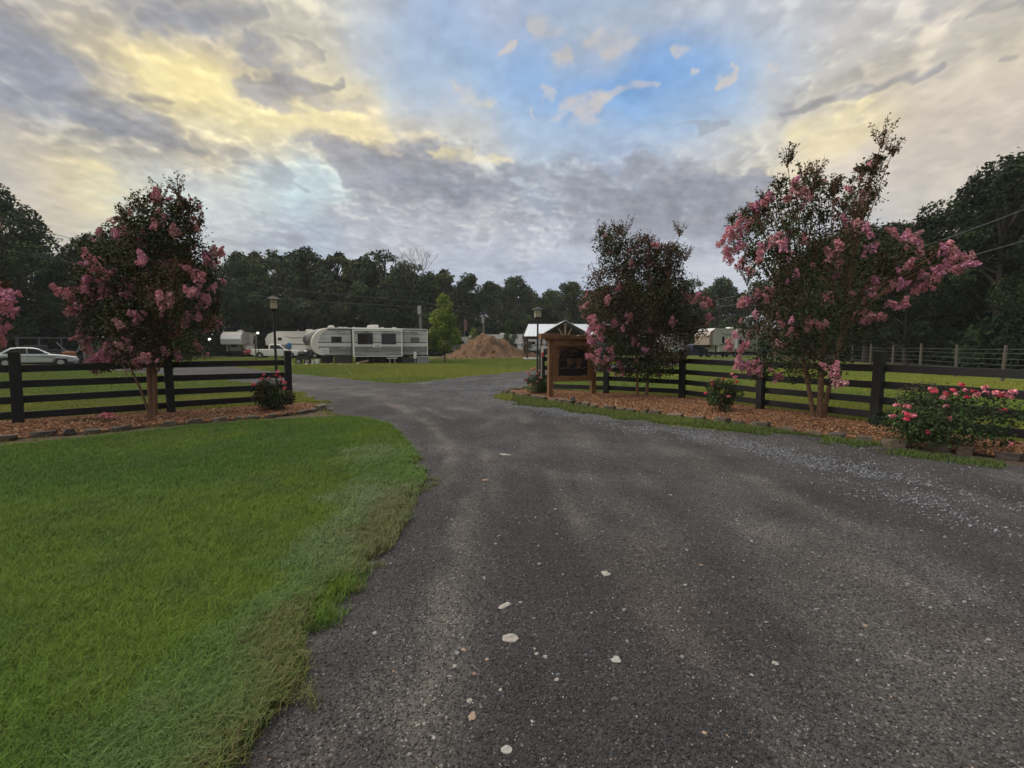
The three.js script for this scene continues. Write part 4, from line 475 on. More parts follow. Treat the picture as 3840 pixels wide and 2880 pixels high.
rose('broad rose bush with crimson and pink blooms, the nearest plant by the fence', 6.5, -6.95, 74, 1.5, 0.9, [[-0.82, 0.62], [-0.88, 0.52], [-0.86, 0.46], [-0.8, 0.5], [-0.79, 0.44], [-0.66, 0.6], [-0.62, 0.5], [-0.46, 0.66], [-0.62, 0.28], [-0.48, 0.28], [-0.36, 0.88], [-0.3, 0.86], [-0.28, 0.82], [-0.22, 0.84], [-0.2, 0.8], [-0.08, 0.94], [-0.04, 0.86], [0.04, 0.84], [0.14, 0.84], [0.2, 0.82], [0.26, 0.84], [0.3, 0.8], [0.34, 0.84], [0.4, 0.82], [0.36, 0.76], [0.44, 0.78], [0.24, 0.77], [0.5, 0.88], [0.52, 0.82], [0.56, 0.8], [0.6, 0.84], [0.64, 0.78], [0.7, 0.56], [0.76, 0.58], [-0.14, 0.44], [-0.12, 0.74], [-0.16, 0.78], [0.5, 0.12]], 0.42, 1.1);
{
  const o = thing('ground_cover_plant', 'low trailing plant with a tuft of pink flowers in the mulch under the fence', 'plant', -7.95, bedY(-7.95, -8.95), -8.95), r = rngOf(75);
  part('foliage', crownOf(r, [[0, 0.04, 0, 0.12, 0.5], [-0.2, 0.03, 0.02, 0.12, 0.4], [-0.4, 0.03, 0.05, 0.1, 0.4], [0.15, 0.04, 0, 0.1, 0.5]], 4200, 0.035, ROSE_LEAF, 0.2), M.leaf, o);
  for (let k = 0; k < 14; k++) { const m = part('blossom', BLO[2 + (k % 2)], M.flower, o); m.position.set(0.02 + r() * 0.26, 0.09 + r() * 0.06, (r() - 0.5) * 0.16); m.rotation.y = r() * 6; }
}

// ------------------------------------------------------------------ black board fences
const woodTex = (k, c0) => dataTex(256, 64, (u, v, i, j) => { const g = fbm(i * 0.03 + k, j * 0.55 + k * 3, 4), kn = Math.exp(-(((u - 0.3 - 0.05 * k) * 9) ** 2 + ((v - 0.5) * 3.4) ** 2) * 3); const t = c0 + (1 - c0) * g - kn * 0.3; return [t, t * (0.97 - kn * 0.1), t * 0.94]; });
M.blackBoard = [0, 1, 2].map((k) => mat([0.011 + k * 0.002, 0.012 + k * 0.002, 0.015 + k * 0.002], 0.6 + k * 0.08, { map: woodTex(k + 1, 0.55) }));
M.black = mat([0.011, 0.011, 0.013], 0.7);
const boardGeo = rbox(1, 0.138, 0.03, 0.006);
function boardFence(label, posts, seed, paper) {
  const t = thing('board_fence', label, 'fence'), r = rngOf(seed), H = [1.09, 0.785, 0.49, 0.205];
  posts.forEach(([x, z], i) => { const nx = posts[Math.min(i + 1, posts.length - 1)], pv = posts[Math.max(i - 1, 0)], a = Math.atan2(-(nx[1] - pv[1]), nx[0] - pv[0]), y = hgt(x, z), o = part('post', rbox(0.155, 1.75, 0.14, 0.012), M.blackBoard[i % 3], t); o.position.set(x, y + 1.41 - 0.875 + (r() - 0.5) * 0.04, z); o.rotation.set((r() - 0.5) * 0.02, a + (r() - 0.5) * 0.06, (r() - 0.5) * 0.03); });
  for (let i = 0; i + 1 < posts.length; i++) {
    const [ax, az] = posts[i], [bx, bz] = posts[i + 1], L = Math.hypot(bx - ax, bz - az), a = Math.atan2(-(bz - az), bx - ax), n = [Math.sin(a), Math.cos(a)];
    H.forEach((h, k) => { const ya = hgt(ax, az) + h + (r() - 0.5) * 0.03, yb = hgt(bx, bz) + h + (r() - 0.5) * 0.03, o = part('board', boardGeo, M.blackBoard[Math.floor(r() * 3)], t); o.position.set((ax + bx) / 2 - n[0] * 0.088, (ya + yb) / 2, (az + bz) / 2 - n[1] * 0.088); o.scale.set(L - 0.004, 1, 1); o.rotation.set(0, a, Math.atan2(yb - ya, L), 'YXZ'); });
  }
  return t;
}
const LP = [[-12.6, -5.75], [-10.95, -7.2], [-9.27, -8.69], [-7.55, -10.25], [-5.65, -11.75]], RP = [[1.0, -15.5], [2.92, -14.42], [4.88, -13.35], [5.86, -10.95], [6.88, -8.75], [7.85, -6.5], [8.8, -4.2]];
boardFence('black four-board fence with square posts behind the near lawn, ending at the gate post', LP, 81);
boardFence('black four-board fence running past the wooden sign and two crape myrtles', RP, 82);
{
  const w = mat([0.62, 0.62, 0.60], 0.7); const a = Math.atan2(1.15, 1.9);
  const o = thing('notice_plate', 'blank white notice plate fixed to the fence right of the wooden sign', 'notice', 2.62, 1.1, -14.28, -0.25); part('plate', rbox(0.21, 0.17, 0.008, 0.003), w, o); for (const s of [-1, 1]) part('screw', cyl(0.008, 0.008, 0.006, 8, s * 0.08, 0.06, 0.006, Math.PI / 2), M.black, o);
  const s = thing('flagged_stake', 'thin white stake with white and red flagging beside the sign post', 'stake', 0.94, hgt(0.94, -14.9), -14.9, 0.1); part('stake', cyl(0.013, 0.011, 1.55, 7, 0, 0.75, 0), mat([0.5, 0.47, 0.42], 0.8), s);
  part('white_flag', box(0.22, 0.055, 0.012, 0.1, 1.47, 0.01), mat([0.72, 0.72, 0.72], 0.7), s); part('white_flag', box(0.07, 0.13, 0.012, 0.025, 1.37, 0.016), mat([0.70, 0.70, 0.68], 0.7), s); part('red_flag', box(0.075, 0.12, 0.012, 0.028, 1.235, 0.014), mat([0.55, 0.05, 0.04], 0.7), s); part('white_flag', box(0.012, 0.06, 0.012, 0.2, 1.53, 0.01), mat([0.72, 0.72, 0.72], 0.7), s);
}

// ------------------------------------------------------------------ the wooden entrance sign
{
  const wood = [0, 1, 2, 3].map((k) => mat([0.34 - k * 0.02, 0.18 - k * 0.012, 0.08 - k * 0.006], 0.75, { map: woodTex(k * 2 + 3, 0.5) }));
  const dk = mat([0.24, 0.135, 0.07], 0.8, { map: woodTex(5, 0.5) }), iron = mat([0.014, 0.014, 0.016], 0.5, { metalness: 0.4 }), pale = mat([0.42, 0.40, 0.40], 0.7);
  const ax = 1.12, az = -13.6, bx = 2.44, bz = -14.05, turn = Math.atan2(-(bz - az), bx - ax), L = Math.hypot(bx - ax, bz - az), cx = (ax + bx) / 2, cz = (az + bz) / 2;
  const t = thing('entrance_sign', 'rustic brown timber sign with a dark round-topped metal scene on its panel', 'sign', cx, bedY(cx, cz), cz, turn);
  for (const s of [-1, 1]) { const p = part('post', rbox(0.15, 2.3, 0.15, 0.012), wood[s > 0 ? 1 : 2], t); p.position.set(s * L / 2, 0.63, 0); p.rotation.z = s * 0.006; }
  const hw = L / 2 - 0.075, y0 = 0.42, y1 = 1.6;                               // the framed panel between the posts
  const bo = (name, w, h, x, y, z, m, d = 0.05) => { const o = part(name, rbox(w, h, d, 0.006), m, t); o.position.set(x, y, z); return o; };
  bo('frame_board', 2 * hw + 0.02, 0.15, 0, y1 - 0.075, 0.085, wood[0]); bo('frame_board', 2 * hw + 0.02, 0.155, 0, y0 + 0.08, 0.085, wood[0]);
  bo('frame_board', 0.145, y1 - y0 - 0.31, -hw + 0.07, (y0 + y1) / 2, 0.083, wood[3]); bo('frame_board', 0.145, y1 - y0 - 0.31, hw - 0.07, (y0 + y1) / 2, 0.083, wood[1]);
  bo('back_panel', 2 * hw, y1 - y0 - 0.02, 0, (y0 + y1) / 2, 0.03, dk, 0.03);
  // rough live-edge slab over the top
  const r = rngOf(90), top = [], n = 18, X0 = -L / 2 - 0.36, X1 = L / 2 + 0.14; for (let k = 0; k <= n; k++) top.push([lerp(X0, X1, k / n), 1.665 - 0.02 * k / n + (r() - 0.5) * 0.02]); for (let k = n; k >= 0; k--) top.push([lerp(X0, X1, k / n), 1.80 + 0.01 * Math.sin(k) - 0.03 * k / n + (r() - 0.5) * 0.035]);
  part('header_slab', ext(top, 0.22, 0.01, -0.07), wood[2], t); bo('header_board', L + 0.3, 0.09, -0.06, 1.64, 0.10, wood[3], 0.04);
  part('bark_strip', ext([[X0, 1.79], [X0 + 0.3, 1.785], [X0 + 0.62, 1.80], [X0 + 0.55, 1.835], [X0 + 0.2, 1.825]], 0.16, 0.006, -0.05), dk, t);
  // cut metal scene: arch ring, hills, pines, water line and the wide dark name band
  const pl = part('metal_scene', (() => { const R = 0.47, c = 0.93, pts = []; for (let k = 0; k <= 40; k++) { const a = Math.PI * k / 40; pts.push([R * 1.02 * Math.cos(a), c + R * Math.sin(a)]); } for (let k = 40; k >= 0; k--) { const a = Math.PI * k / 40; pts.push([(R - 0.045) * 1.02 * Math.cos(a), c + (R - 0.045) * Math.sin(a)]); } return ext(pts, 0.008, 0, 0.052); })(), iron, t);
  const bits = []; for (let k = 0; k < 60; k++) { const x = lerp(-0.4, 0.4, r()), y = 1.17 + 0.10 * r(), h = 0.05 + r() * 0.10 * (0.45 + 1.1 * Math.abs(x)); bits.push(ext([[x - 0.014, y - 0.03], [x + 0.014, y - 0.03], [x, y + h]], 0.008, 0, 0.052 + (k % 5) * 0.0012)); }
  part('pine_row', join(bits), iron, pl);
  part('ridge_band', ext([[-0.42, 1.1], [0.42, 1.1], [0.41, 1.2], [0.25, 1.175], [0.1, 1.19], [-0.08, 1.16], [-0.2, 1.19], [-0.41, 1.19]], 0.008, 0, 0.060), iron, pl);
  const low = []; for (let k = 0; k < 70; k++) { const side = r() < 0.5 ? -1 : 1, x = r() < 0.75 ? side * lerp(0.2, 0.45, r()) : lerp(-0.15, 0.15, r()), h = Math.abs(x) > 0.18 ? 0.1 + r() * 0.24 : 0.04 + r() * 0.1, y = 0.79; low.push(ext([[x - 0.03, y], [x + 0.03, y], [x + 0.016, y + h * 0.5], [x, y + h], [x - 0.016, y + h * 0.5]], 0.008, 0, 0.053 + (k % 7) * 0.0012)); }
  part('pine_clump', join(low), iron, pl);
  part('name_band', ext([[-0.47, 0.83], [-0.2, 0.80], [0.2, 0.80], [0.47, 0.83], [0.475, 0.62], [0.3, 0.60], [0.22, 0.555], [-0.2, 0.55], [-0.28, 0.6], [-0.475, 0.62]], 0.012, 0.002, 0.064), iron, pl);
  part('cabin', ext([[-0.02, 0.87], [0.1, 0.87], [0.1, 0.93], [0.04, 0.975], [-0.02, 0.93]], 0.008, 0, 0.066), iron, pl);
  const gl = []; for (let k = 0; k < 14; k++) { const x = lerp(-0.38, 0.38, k / 13) + (r() - 0.5) * 0.03; if (Math.abs(x) < 0.12 && k % 2) continue; gl.push(box(0.02 + r() * 0.05, 0.006, 0.003, x, 0.79 + 0.02 * r() + (k % 3) * 0.015, 0.0775)); }
  part('water_glints', join(gl), pale, pl);
}

// ------------------------------------------------------------------ lantern posts
M.pane = new THREE.MeshPhysicalMaterial({ color: col(0.82, 0.78, 0.62), roughness: 0.6, transmission: 0.55, thickness: 0, side: THREE.DoubleSide });
function lamp(label, x, z, turn) {
  const t = thing('lamp_post', label, 'lamp post', x, hgt(x, z), z, turn, 'lantern posts at the gate');
  part('pole', cyl(0.052, 0.042, 2.86, 14, 0, 1.41, 0), M.black, t); part('base', join([cyl(0.11, 0.1, 0.09, 16, 0, 0.035, 0), cyl(0.085, 0.06, 0.16, 16, 0, 0.15, 0)]), M.black, t); part('collar', join([cyl(0.06, 0.06, 0.05, 14, 0, 2.78, 0), cyl(0.05, 0.13, 0.06, 14, 0, 2.85, 0)]), M.black, t);
  const l = part('lantern', join([cyl(0.15, 0.16, 0.03, 4, 0, 2.895, 0), ...[0, 1, 2, 3].map((k) => { const a = k * Math.PI / 2 + Math.PI / 4; return box(0.022, 0.36, 0.022, Math.cos(a) * 0.19, 3.07, Math.sin(a) * 0.19, 0, -a); })].map((g, i) => (i === 0 ? g.rotateY(Math.PI / 4) : g))), M.black, t);
  const roof = new THREE.ConeGeometry(0.33, 0.15, 4); roof.rotateY(Math.PI / 4); roof.translate(0, 3.325, 0); part('roof', join([clean(roof), box(0.45, 0.018, 0.45, 0, 3.243, 0), cyl(0.05, 0.02, 0.06, 8, 0, 3.40, 0)]), M.black, l);
  for (let k = 0; k < 4; k++) { const a = k * Math.PI / 2, p = part('pane', box(0.235, 0.33, 0.005), M.pane, l); p.position.set(Math.sin(a) * 0.133, 3.07, Math.cos(a) * 0.133); p.rotation.y = a; const b = part('glazing_bar', join([box(0.01, 0.33, 0.012, -0.04, 0, 0), box(0.01, 0.33, 0.012, 0.04, 0, 0), box(0.235, 0.01, 0.012, 0, 0.06, 0)]), M.black, l); b.position.copy(p.position).multiply(new THREE.Vector3(1.03, 1, 1.03)); b.rotation.y = a; }
  part('bulb', new THREE.SphereGeometry(0.035, 12, 8).translate(0, 3.03, 0), mat([0.7, 0.66, 0.55], 0.4), l); part('socket', cyl(0.022, 0.022, 0.08, 10, 0, 2.95, 0), M.black, l);
  return t;
}
lamp('black lantern post just behind the gate post of the lawn fence', -8.85, -17.5, 0.5);
lamp('black lantern post rising behind the left side of the wooden sign', 1.22, -22.3, 0.3);
{
  const t = thing('outlet_box', 'small grey outlet box on a short stake beside the rose bush', 'outlet box', -7.1, hgt(-7.1, -14.3), -14.3, 0.35); part('stake', box(0.05, 0.72, 0.05, 0, 0.3, 0), M.blackBoard[1], t); part('cover', rbox(0.15, 0.2, 0.09, 0.015, 0, 0.58, 0.06), mat([0.42, 0.42, 0.41], 0.5), t); part('lid_latch', box(0.03, 0.015, 0.02, 0, 0.5, 0.11), mat([0.3, 0.3, 0.3], 0.5), t);
  const s = thing('spot_light', 'small black ground spotlight in the grass before the wooden sign', 'garden light', 1.55, hgt(1.55, -11.7), -11.7, 0.2); part('spike', cyl(0.012, 0.012, 0.14, 6, 0, 0.05, 0), M.black, s); part('housing', cyl(0.045, 0.06, 0.11, 12, 0, 0.15, 0, -0.9), M.black, s); part('lens', cyl(0.05, 0.05, 0.006, 12, 0, 0.187, -0.047, -0.9), mat([0.4, 0.43, 0.48], 0.1), s);
}

// ------------------------------------------------------------------ loose stones lying on the drive
{
  const pale = [mat([0.30, 0.28, 0.255], 0.95), mat([0.28, 0.21, 0.16], 0.95), mat([0.33, 0.32, 0.305], 0.95), mat([0.22, 0.14, 0.11], 0.9)], G = [0, 1, 2, 3, 4].map((k) => { const q = rngOf(230 + k), g0 = new THREE.IcosahedronGeometry(0.5, 1), p = g0.attributes.position, seen = new Map(); for (let i = 0; i < p.count; i++) { const key = [p.getX(i), p.getY(i), p.getZ(i)].map((v) => v.toFixed(3)).join(); if (!seen.has(key)) seen.set(key, 0.62 + q() * 0.55); const j = seen.get(key); p.setXYZ(i, p.getX(i) * j, Math.max(p.getY(i) * j * 0.62, -0.12), p.getZ(i) * j); } g0.computeVertexNormals(); return g0; });
  const named = [[-0.007, -2.28, 0.06, 0.05, 0, 'largest pale flat stone lying on the drive in the foreground'], [0.5, -2.12, 0.036, 0.034, 2, 'white chipped stone alone on the dark drive, lower middle'], [0.62, -2.98, 0.048, 0.045, 0, 'rounded off-white stone farther up the middle of the drive'], [-0.035, -2.47 - 0.12, 0.07, 0.03, 0, 'flat pale flake of stone just beyond the largest stone'], [-0.3, -5.15, 0.06, 0.05, 3, 'dark reddish pebble near the lawn edge on the wheel track'], [-0.02, -1.62, 0.03, 0.028, 2, 'pale stone at the lower picture edge on the drive'], [-0.16, -1.78, 0.035, 0.022, 1, 'flat tan chip below the largest stone on the drive'], [-0.1, -6.35, 0.13, 0.05, 0, 'broad pale slab of stone half sunk where the drive turns']];
  named.forEach(([x, z, w, d, m, l], i) => { const o = solo('loose_stone', G[i % 5], pale[m], l, 'stone', x, roadH(x, z), z, i * 1.3, 'loose stones on the drive'); o.scale.set(w * 1.5, Math.min(w, d) * 1.0, d * 1.5); });
  const r = rngOf(95); const spots = [[-0.72, -2.33], [-0.55, -2.05], [-0.17, -2.02], [-0.24, -2.2], [-0.12, -2.12], [0.12, -2.16], [0.16, -2.14], [0.2, -1.98], [0.11, -2.2], [-0.27, -2.08], [-0.18, -1.86], [0.05, -2.62], [0.2, -3.4], [0.75, -1.7], [-0.3, -1.68], [1.25, -2.1], [1.9, -2.4], [1.3, -3.1], [0.95, -2.55], [0.08, -1.75], [-0.05, -1.92], [2.2, -3.3], [0.4, -4.2], [-0.1, -3.6], [1.6, -4.6], [0.9, -5.2], [2.6, -4.4], [0.3, -5.8]];
  spots.forEach(([x, z], i) => { const w = 0.014 + r() * 0.02, o = solo('loose_stone', G[i % 5], pale[Math.floor(r() * 4)], 'pale pebble scattered loose on the dark drive', 'stone', x, roadH(x, z), z, r() * 6, 'loose pebbles on the drive'); o.scale.set(w, w * 0.8, w * (0.6 + r() * 0.4)); });
}

// ------------------------------------------------------------------ vehicles
M.tyre = mat([0.018, 0.018, 0.019], 0.9); M.rim = mat([0.5, 0.5, 0.51], 0.3, { metalness: 0.8 }); M.glass = mat([0.018, 0.022, 0.024], 0.06); M.chrome = mat([0.55, 0.55, 0.56], 0.2, { metalness: 0.9 }); M.plastic = mat([0.03, 0.03, 0.032], 0.6); M.lampGlass = mat([0.55, 0.56, 0.56], 0.12); M.tail = mat([0.35, 0.02, 0.02], 0.2); M.dark = mat([0.02, 0.02, 0.021], 0.85); M.white = mat([0.68, 0.68, 0.67], 0.45);
const tyreGeo = (R, w) => { const g = new THREE.TorusGeometry(R - w * 0.34, w * 0.42, 10, 26); g.scale(1, 1, 1.15); return g; };
function rimGeo(R) { const a = [cyl(R * 0.62, R * 0.62, 0.06, 22, 0, 0, 0, Math.PI / 2)]; for (let k = 0; k < 5; k++) { const q = k * 1.2566; a.push(box(R * 0.52, R * 0.16, 0.02, Math.cos(q) * R * 0.32, Math.sin(q) * R * 0.32, 0.045, 0, 0, q)); } return join(a); }
function wheels(t, xs, zs, R, w, rim = M.rim) { const tg = tyreGeo(R, w), rg = rimGeo(R), hub = cyl(R * 0.6, R * 0.6, 0.1, 22, 0, 0, 0, Math.PI / 2); for (const x of xs) for (const z of zs) { const o = part('wheel', hub, M.dark, t); o.position.set(x, R, z); if (z < 0) o.rotation.y = Math.PI; part('tyre', tg, M.tyre, o); const q = part('rim', rg, rim, o); q.position.z = 0.03; } }
// a car body: sections along x with half width, each a rounded outline from sill to belt
function carBody(side, half, round = 0.12, zs = 0.9) { return ext(side, half * 2, round, -half); }
function arch(x, R, n = 9) { const o = []; for (let k = 0; k <= n; k++) { const a = Math.PI - Math.PI * k / n; o.push([x + R * Math.cos(a), 0.3 + R * Math.sin(a) * 1.02]); } return o; }
{ // silver sedan, nose to the right (+x)
  const paint = new THREE.MeshPhysicalMaterial({ color: col(0.52, 0.55, 0.57), metalness: 0.45, roughness: 0.34, clearcoat: 0.8, clearcoatRoughness: 0.1 });
  const t = thing('sedan', 'silver four-door sedan parked on the grass beyond the lawn fence', 'car', -35.6, hgt(-35.6, -34.8) + 0.0, -34.8, 0.76);
  const wb = 1.42, R = 0.33;
  part('body', ext([[-2.35, 0.36], ...arch(-wb, 0.39).map(([x, y]) => [x, y]), ...arch(wb, 0.39), [2.34, 0.33], [2.42, 0.45], [2.38, 0.62], [2.22, 0.74], [1.6, 0.86], [1.0, 0.93], [0.2, 0.95], [-1.55, 0.97], [-2.2, 0.95], [-2.42, 0.86], [-2.44, 0.55]], 1.78, 0.1, -0.89), paint, t);
  const roof = [[1.02, 0.92], [0.28, 1.36], [-0.05, 1.43], [-0.7, 1.45], [-1.15, 1.39], [-1.85, 0.95]]; part('roof', ext(roof, 1.5, 0.14, -0.75), paint, t);
  for (const s of [-1, 1]) { for (const w of [[[0.72, 0.98], [0.2, 1.31], [-0.28, 1.36], [-0.28, 0.98]], [[-0.34, 0.98], [-0.34, 1.36], [-0.8, 1.36], [-1.12, 1.29], [-1.5, 0.99]]]) part('side_window', ext(w, 0.012, 0, s > 0 ? 0.745 : -0.757), M.glass, t); const d = part('door', box(0.012, 0.5, 0.012, -0.31, 0.7, s * 0.887), M.dark, t); part('handle', join([box(0.16, 0.025, 0.02, -0.62, 0.84, s * 0.888), box(0.16, 0.025, 0.02, 0.36 - 0.62 + 0.1 + 0.6, 0.84, s * 0.888)]), M.chrome, d); part('side_moulding', box(2.2, 0.035, 0.015, -0.1, 0.58, s * 0.89), paint, t); part('wing_mirror', rbox(0.12, 0.1, 0.18, 0.03, 0.62, 1.02, s * 0.86), paint, t); }
  part('windscreen', ext([[1.06, 0.95], [0.33, 1.37], [0.3, 1.345], [1.0, 0.93]], 1.26, 0, -0.63), M.glass, t); part('rear_window', ext([[-1.22, 1.36], [-1.84, 0.98], [-1.88, 0.99], [-1.24, 1.385]], 1.2, 0, -0.6), M.glass, t);
  for (const s of [-1, 1]) { part('headlight', rbox(0.34, 0.13, 0.3, 0.05, 2.16, 0.69, s * 0.68), M.lampGlass, t); part('tail_light', rbox(0.1, 0.16, 0.34, 0.03, -2.38, 0.78, s * 0.64), M.tail, t); }
  part('front_bumper', rbox(0.16, 0.2, 1.6, 0.06, 2.36, 0.45, 0), paint, t); part('grille', box(0.02, 0.1, 0.6, 2.42, 0.6, 0), M.chrome, t); part('underbody', box(4.3, 0.16, 1.5, 0, 0.3, 0), M.dark, t);
  wheels(t, [-wb, wb], [-0.78, 0.78], R, 0.22);
}
function pickup(label, x, z, turn, c, group) {
  const paint = new THREE.MeshPhysicalMaterial({ color: col(...c), roughness: 0.3, clearcoat: 0.7, clearcoatRoughness: 0.15 }), t = thing('pickup_truck', label, 'pickup truck', x, hgt(x, z), z, turn, group), wb = 1.85, R = 0.39;
  part('body', ext([[-2.85, 0.5], ...arch(-wb, 0.48), ...arch(wb, 0.48), [2.75, 0.42], [2.86, 0.55], [2.84, 0.8], [2.72, 0.98], [1.5, 1.12], [1.05, 1.16], [-0.75, 1.16], [-2.85, 1.16]], 1.95, 0.07, -0.975), paint, t);
  part('cab', ext([[1.35, 1.1], [0.66, 1.72], [0.3, 1.79], [-0.55, 1.79], [-0.78, 1.7], [-0.82, 1.1]], 1.72, 0.1, -0.86), paint, t);
  for (const s of [-1, 1]) { part('side_window', ext([[1.0, 1.18], [0.52, 1.64], [0.06, 1.68], [0.06, 1.18]], 0.012, 0, s > 0 ? 0.855 : -0.867), M.glass, t); part('side_window', ext([[0.0, 1.18], [0.0, 1.68], [-0.5, 1.68], [-0.62, 1.2]], 0.012, 0, s > 0 ? 0.855 : -0.867), M.glass, t); part('headlight', rbox(0.14, 0.2, 0.34, 0.04, 2.8, 0.82, s * 0.76), M.lampGlass, t); part('tail_light', rbox(0.06, 0.4, 0.16, 0.02, -2.85, 0.92, s * 0.88), M.tail, t); part('wing_mirror', rbox(0.12, 0.2, 0.24, 0.03, 0.92, 1.28, s * 1.02), M.plastic, t); part('door_handle', box(0.16, 0.03, 0.02, -0.05, 1.05, s * 0.975), M.plastic, t); }
  part('windscreen', ext([[1.39, 1.13], [0.71, 1.74], [0.66, 1.7], [1.3, 1.13]], 1.45, 0, -0.725), M.glass, t); part('bed_opening', box(1.85, 0.04, 1.6, -1.85, 1.175, 0), M.dark, t); part('front_bumper', rbox(0.16, 0.2, 1.9, 0.05, 2.86, 0.55, 0), M.chrome, t); part('rear_bumper', rbox(0.16, 0.18, 1.9, 0.05, -2.9, 0.56, 0), M.chrome, t); part('underbody', box(5.2, 0.2, 1.5, 0, 0.42, 0), M.dark, t);
  wheels(t, [-wb, wb], [-0.84, 0.84], R, 0.27); return t;
}
pickup('white extended-cab pickup parked beyond the lantern post of the lawn fence', -29.8, -59.5, 0.1, [0.7, 0.7, 0.7]);
pickup('dark blue pickup parked before the tan-nosed camper on the far side', 25.6, -66, 0.25, [0.02, 0.025, 0.05]);
{
  const paint = mat([0.35, 0.02, 0.018], 0.3), t = thing('hatchback', 'red hatchback seen head-on beside the white camper', 'car', -37.2, hgt(-37.2, -66), -66, -0.95);
  part('body', ext([[-2.1, 0.4], ...arch(-1.3, 0.38), ...arch(1.3, 0.38), [2.1, 0.35], [2.15, 0.6], [2.0, 0.82], [1.2, 0.98], [-2.05, 1.02], [-2.15, 0.7]], 1.76, 0.1, -0.88), paint, t); part('roof', ext([[1.15, 0.95], [0.5, 1.48], [-1.2, 1.52], [-1.85, 1.3], [-2.0, 0.98]], 1.5, 0.12, -0.75), paint, t);
  part('windscreen', ext([[1.2, 0.98], [0.56, 1.48], [0.5, 1.44], [1.1, 0.97]], 1.3, 0, -0.65), M.glass, t); for (const s of [-1, 1]) { part('headlight', rbox(0.2, 0.14, 0.34, 0.04, 2.02, 0.74, s * 0.66), M.lampGlass, t); part('side_window', ext([[0.8, 1.0], [0.4, 1.38], [-1.2, 1.42], [-1.5, 1.02]], 0.012, 0, s > 0 ? 0.745 : -0.757), M.glass, t); } part('grille', box(0.03, 0.14, 0.8, 2.13, 0.55, 0), M.plastic, t); wheels(t, [-1.3, 1.3], [-0.76, 0.76], 0.32, 0.22);
}
// ------------------------------------------------------------------ the big travel trailer
M.siding = mat(0xffffff, 0.45, { map: dataTex(128, 512, (u, v, i, j) => {   // printed stripes on ribbed sheet, v from the bottom edge up
    const y = 0.75 + v * 2.35, n = fbm(i * 0.03 + Math.floor(j / 9) * 3.7, Math.floor(j / 9) * 1.3, 3), rib = (j % 13) < 2 ? 0.86 : 1; let c = 0.74;
    if (y > 2.92) c = 0.36; else if (y > 2.45) c = 0.74 - 0.34 * smooth(0.48, 0.62, n) * smooth(2.3, 2.8, y); else if (y > 1.88) c = 0.76 - 0.12 * smooth(0.5, 0.6, n); else if (y > 1.81) return [0.12 * rib, 0.15 * rib, 0.24 * rib]; else if (y > 1.5) c = 0.82; else if (y > 1.0) c = 0.42 + 0.14 * smooth(0.42, 0.6, n); else c = 0.62 - 0.12 * smooth(0.5, 0.6, n);
    return [c * rib * 0.985, c * rib, c * rib * 1.0]; }) });
M.siding.map.wrapT = THREE.ClampToEdgeWrapping;
const sideUv = (g) => { const p = g.attributes.position, u = g.attributes.uv; for (let i = 0; i < p.count; i++) u.setXY(i, p.getX(i) * 0.25, (p.getY(i) - 0.75) / 2.35); return g; };
M.cap = mat([0.62, 0.60, 0.55], 0.4); M.capDark = mat([0.055, 0.053, 0.052], 0.35); M.trim = mat([0.74, 0.74, 0.73], 0.4); M.rubberShade = mat([0.03, 0.03, 0.03], 0.8); M.roofWhite = mat([0.66, 0.65, 0.61], 0.6); M.window = mat([0.016, 0.014, 0.014], 0.08);
function rvWindow(t, x, y, z, w, h, m = M.window) { const o = part('window', rbox(w, h, 0.03, 0.09, x, y, z), M.plastic, t); part('pane', rbox(w - 0.07, h - 0.07, 0.012, 0.07, x, y, z + 0.013), m, o); return o; }
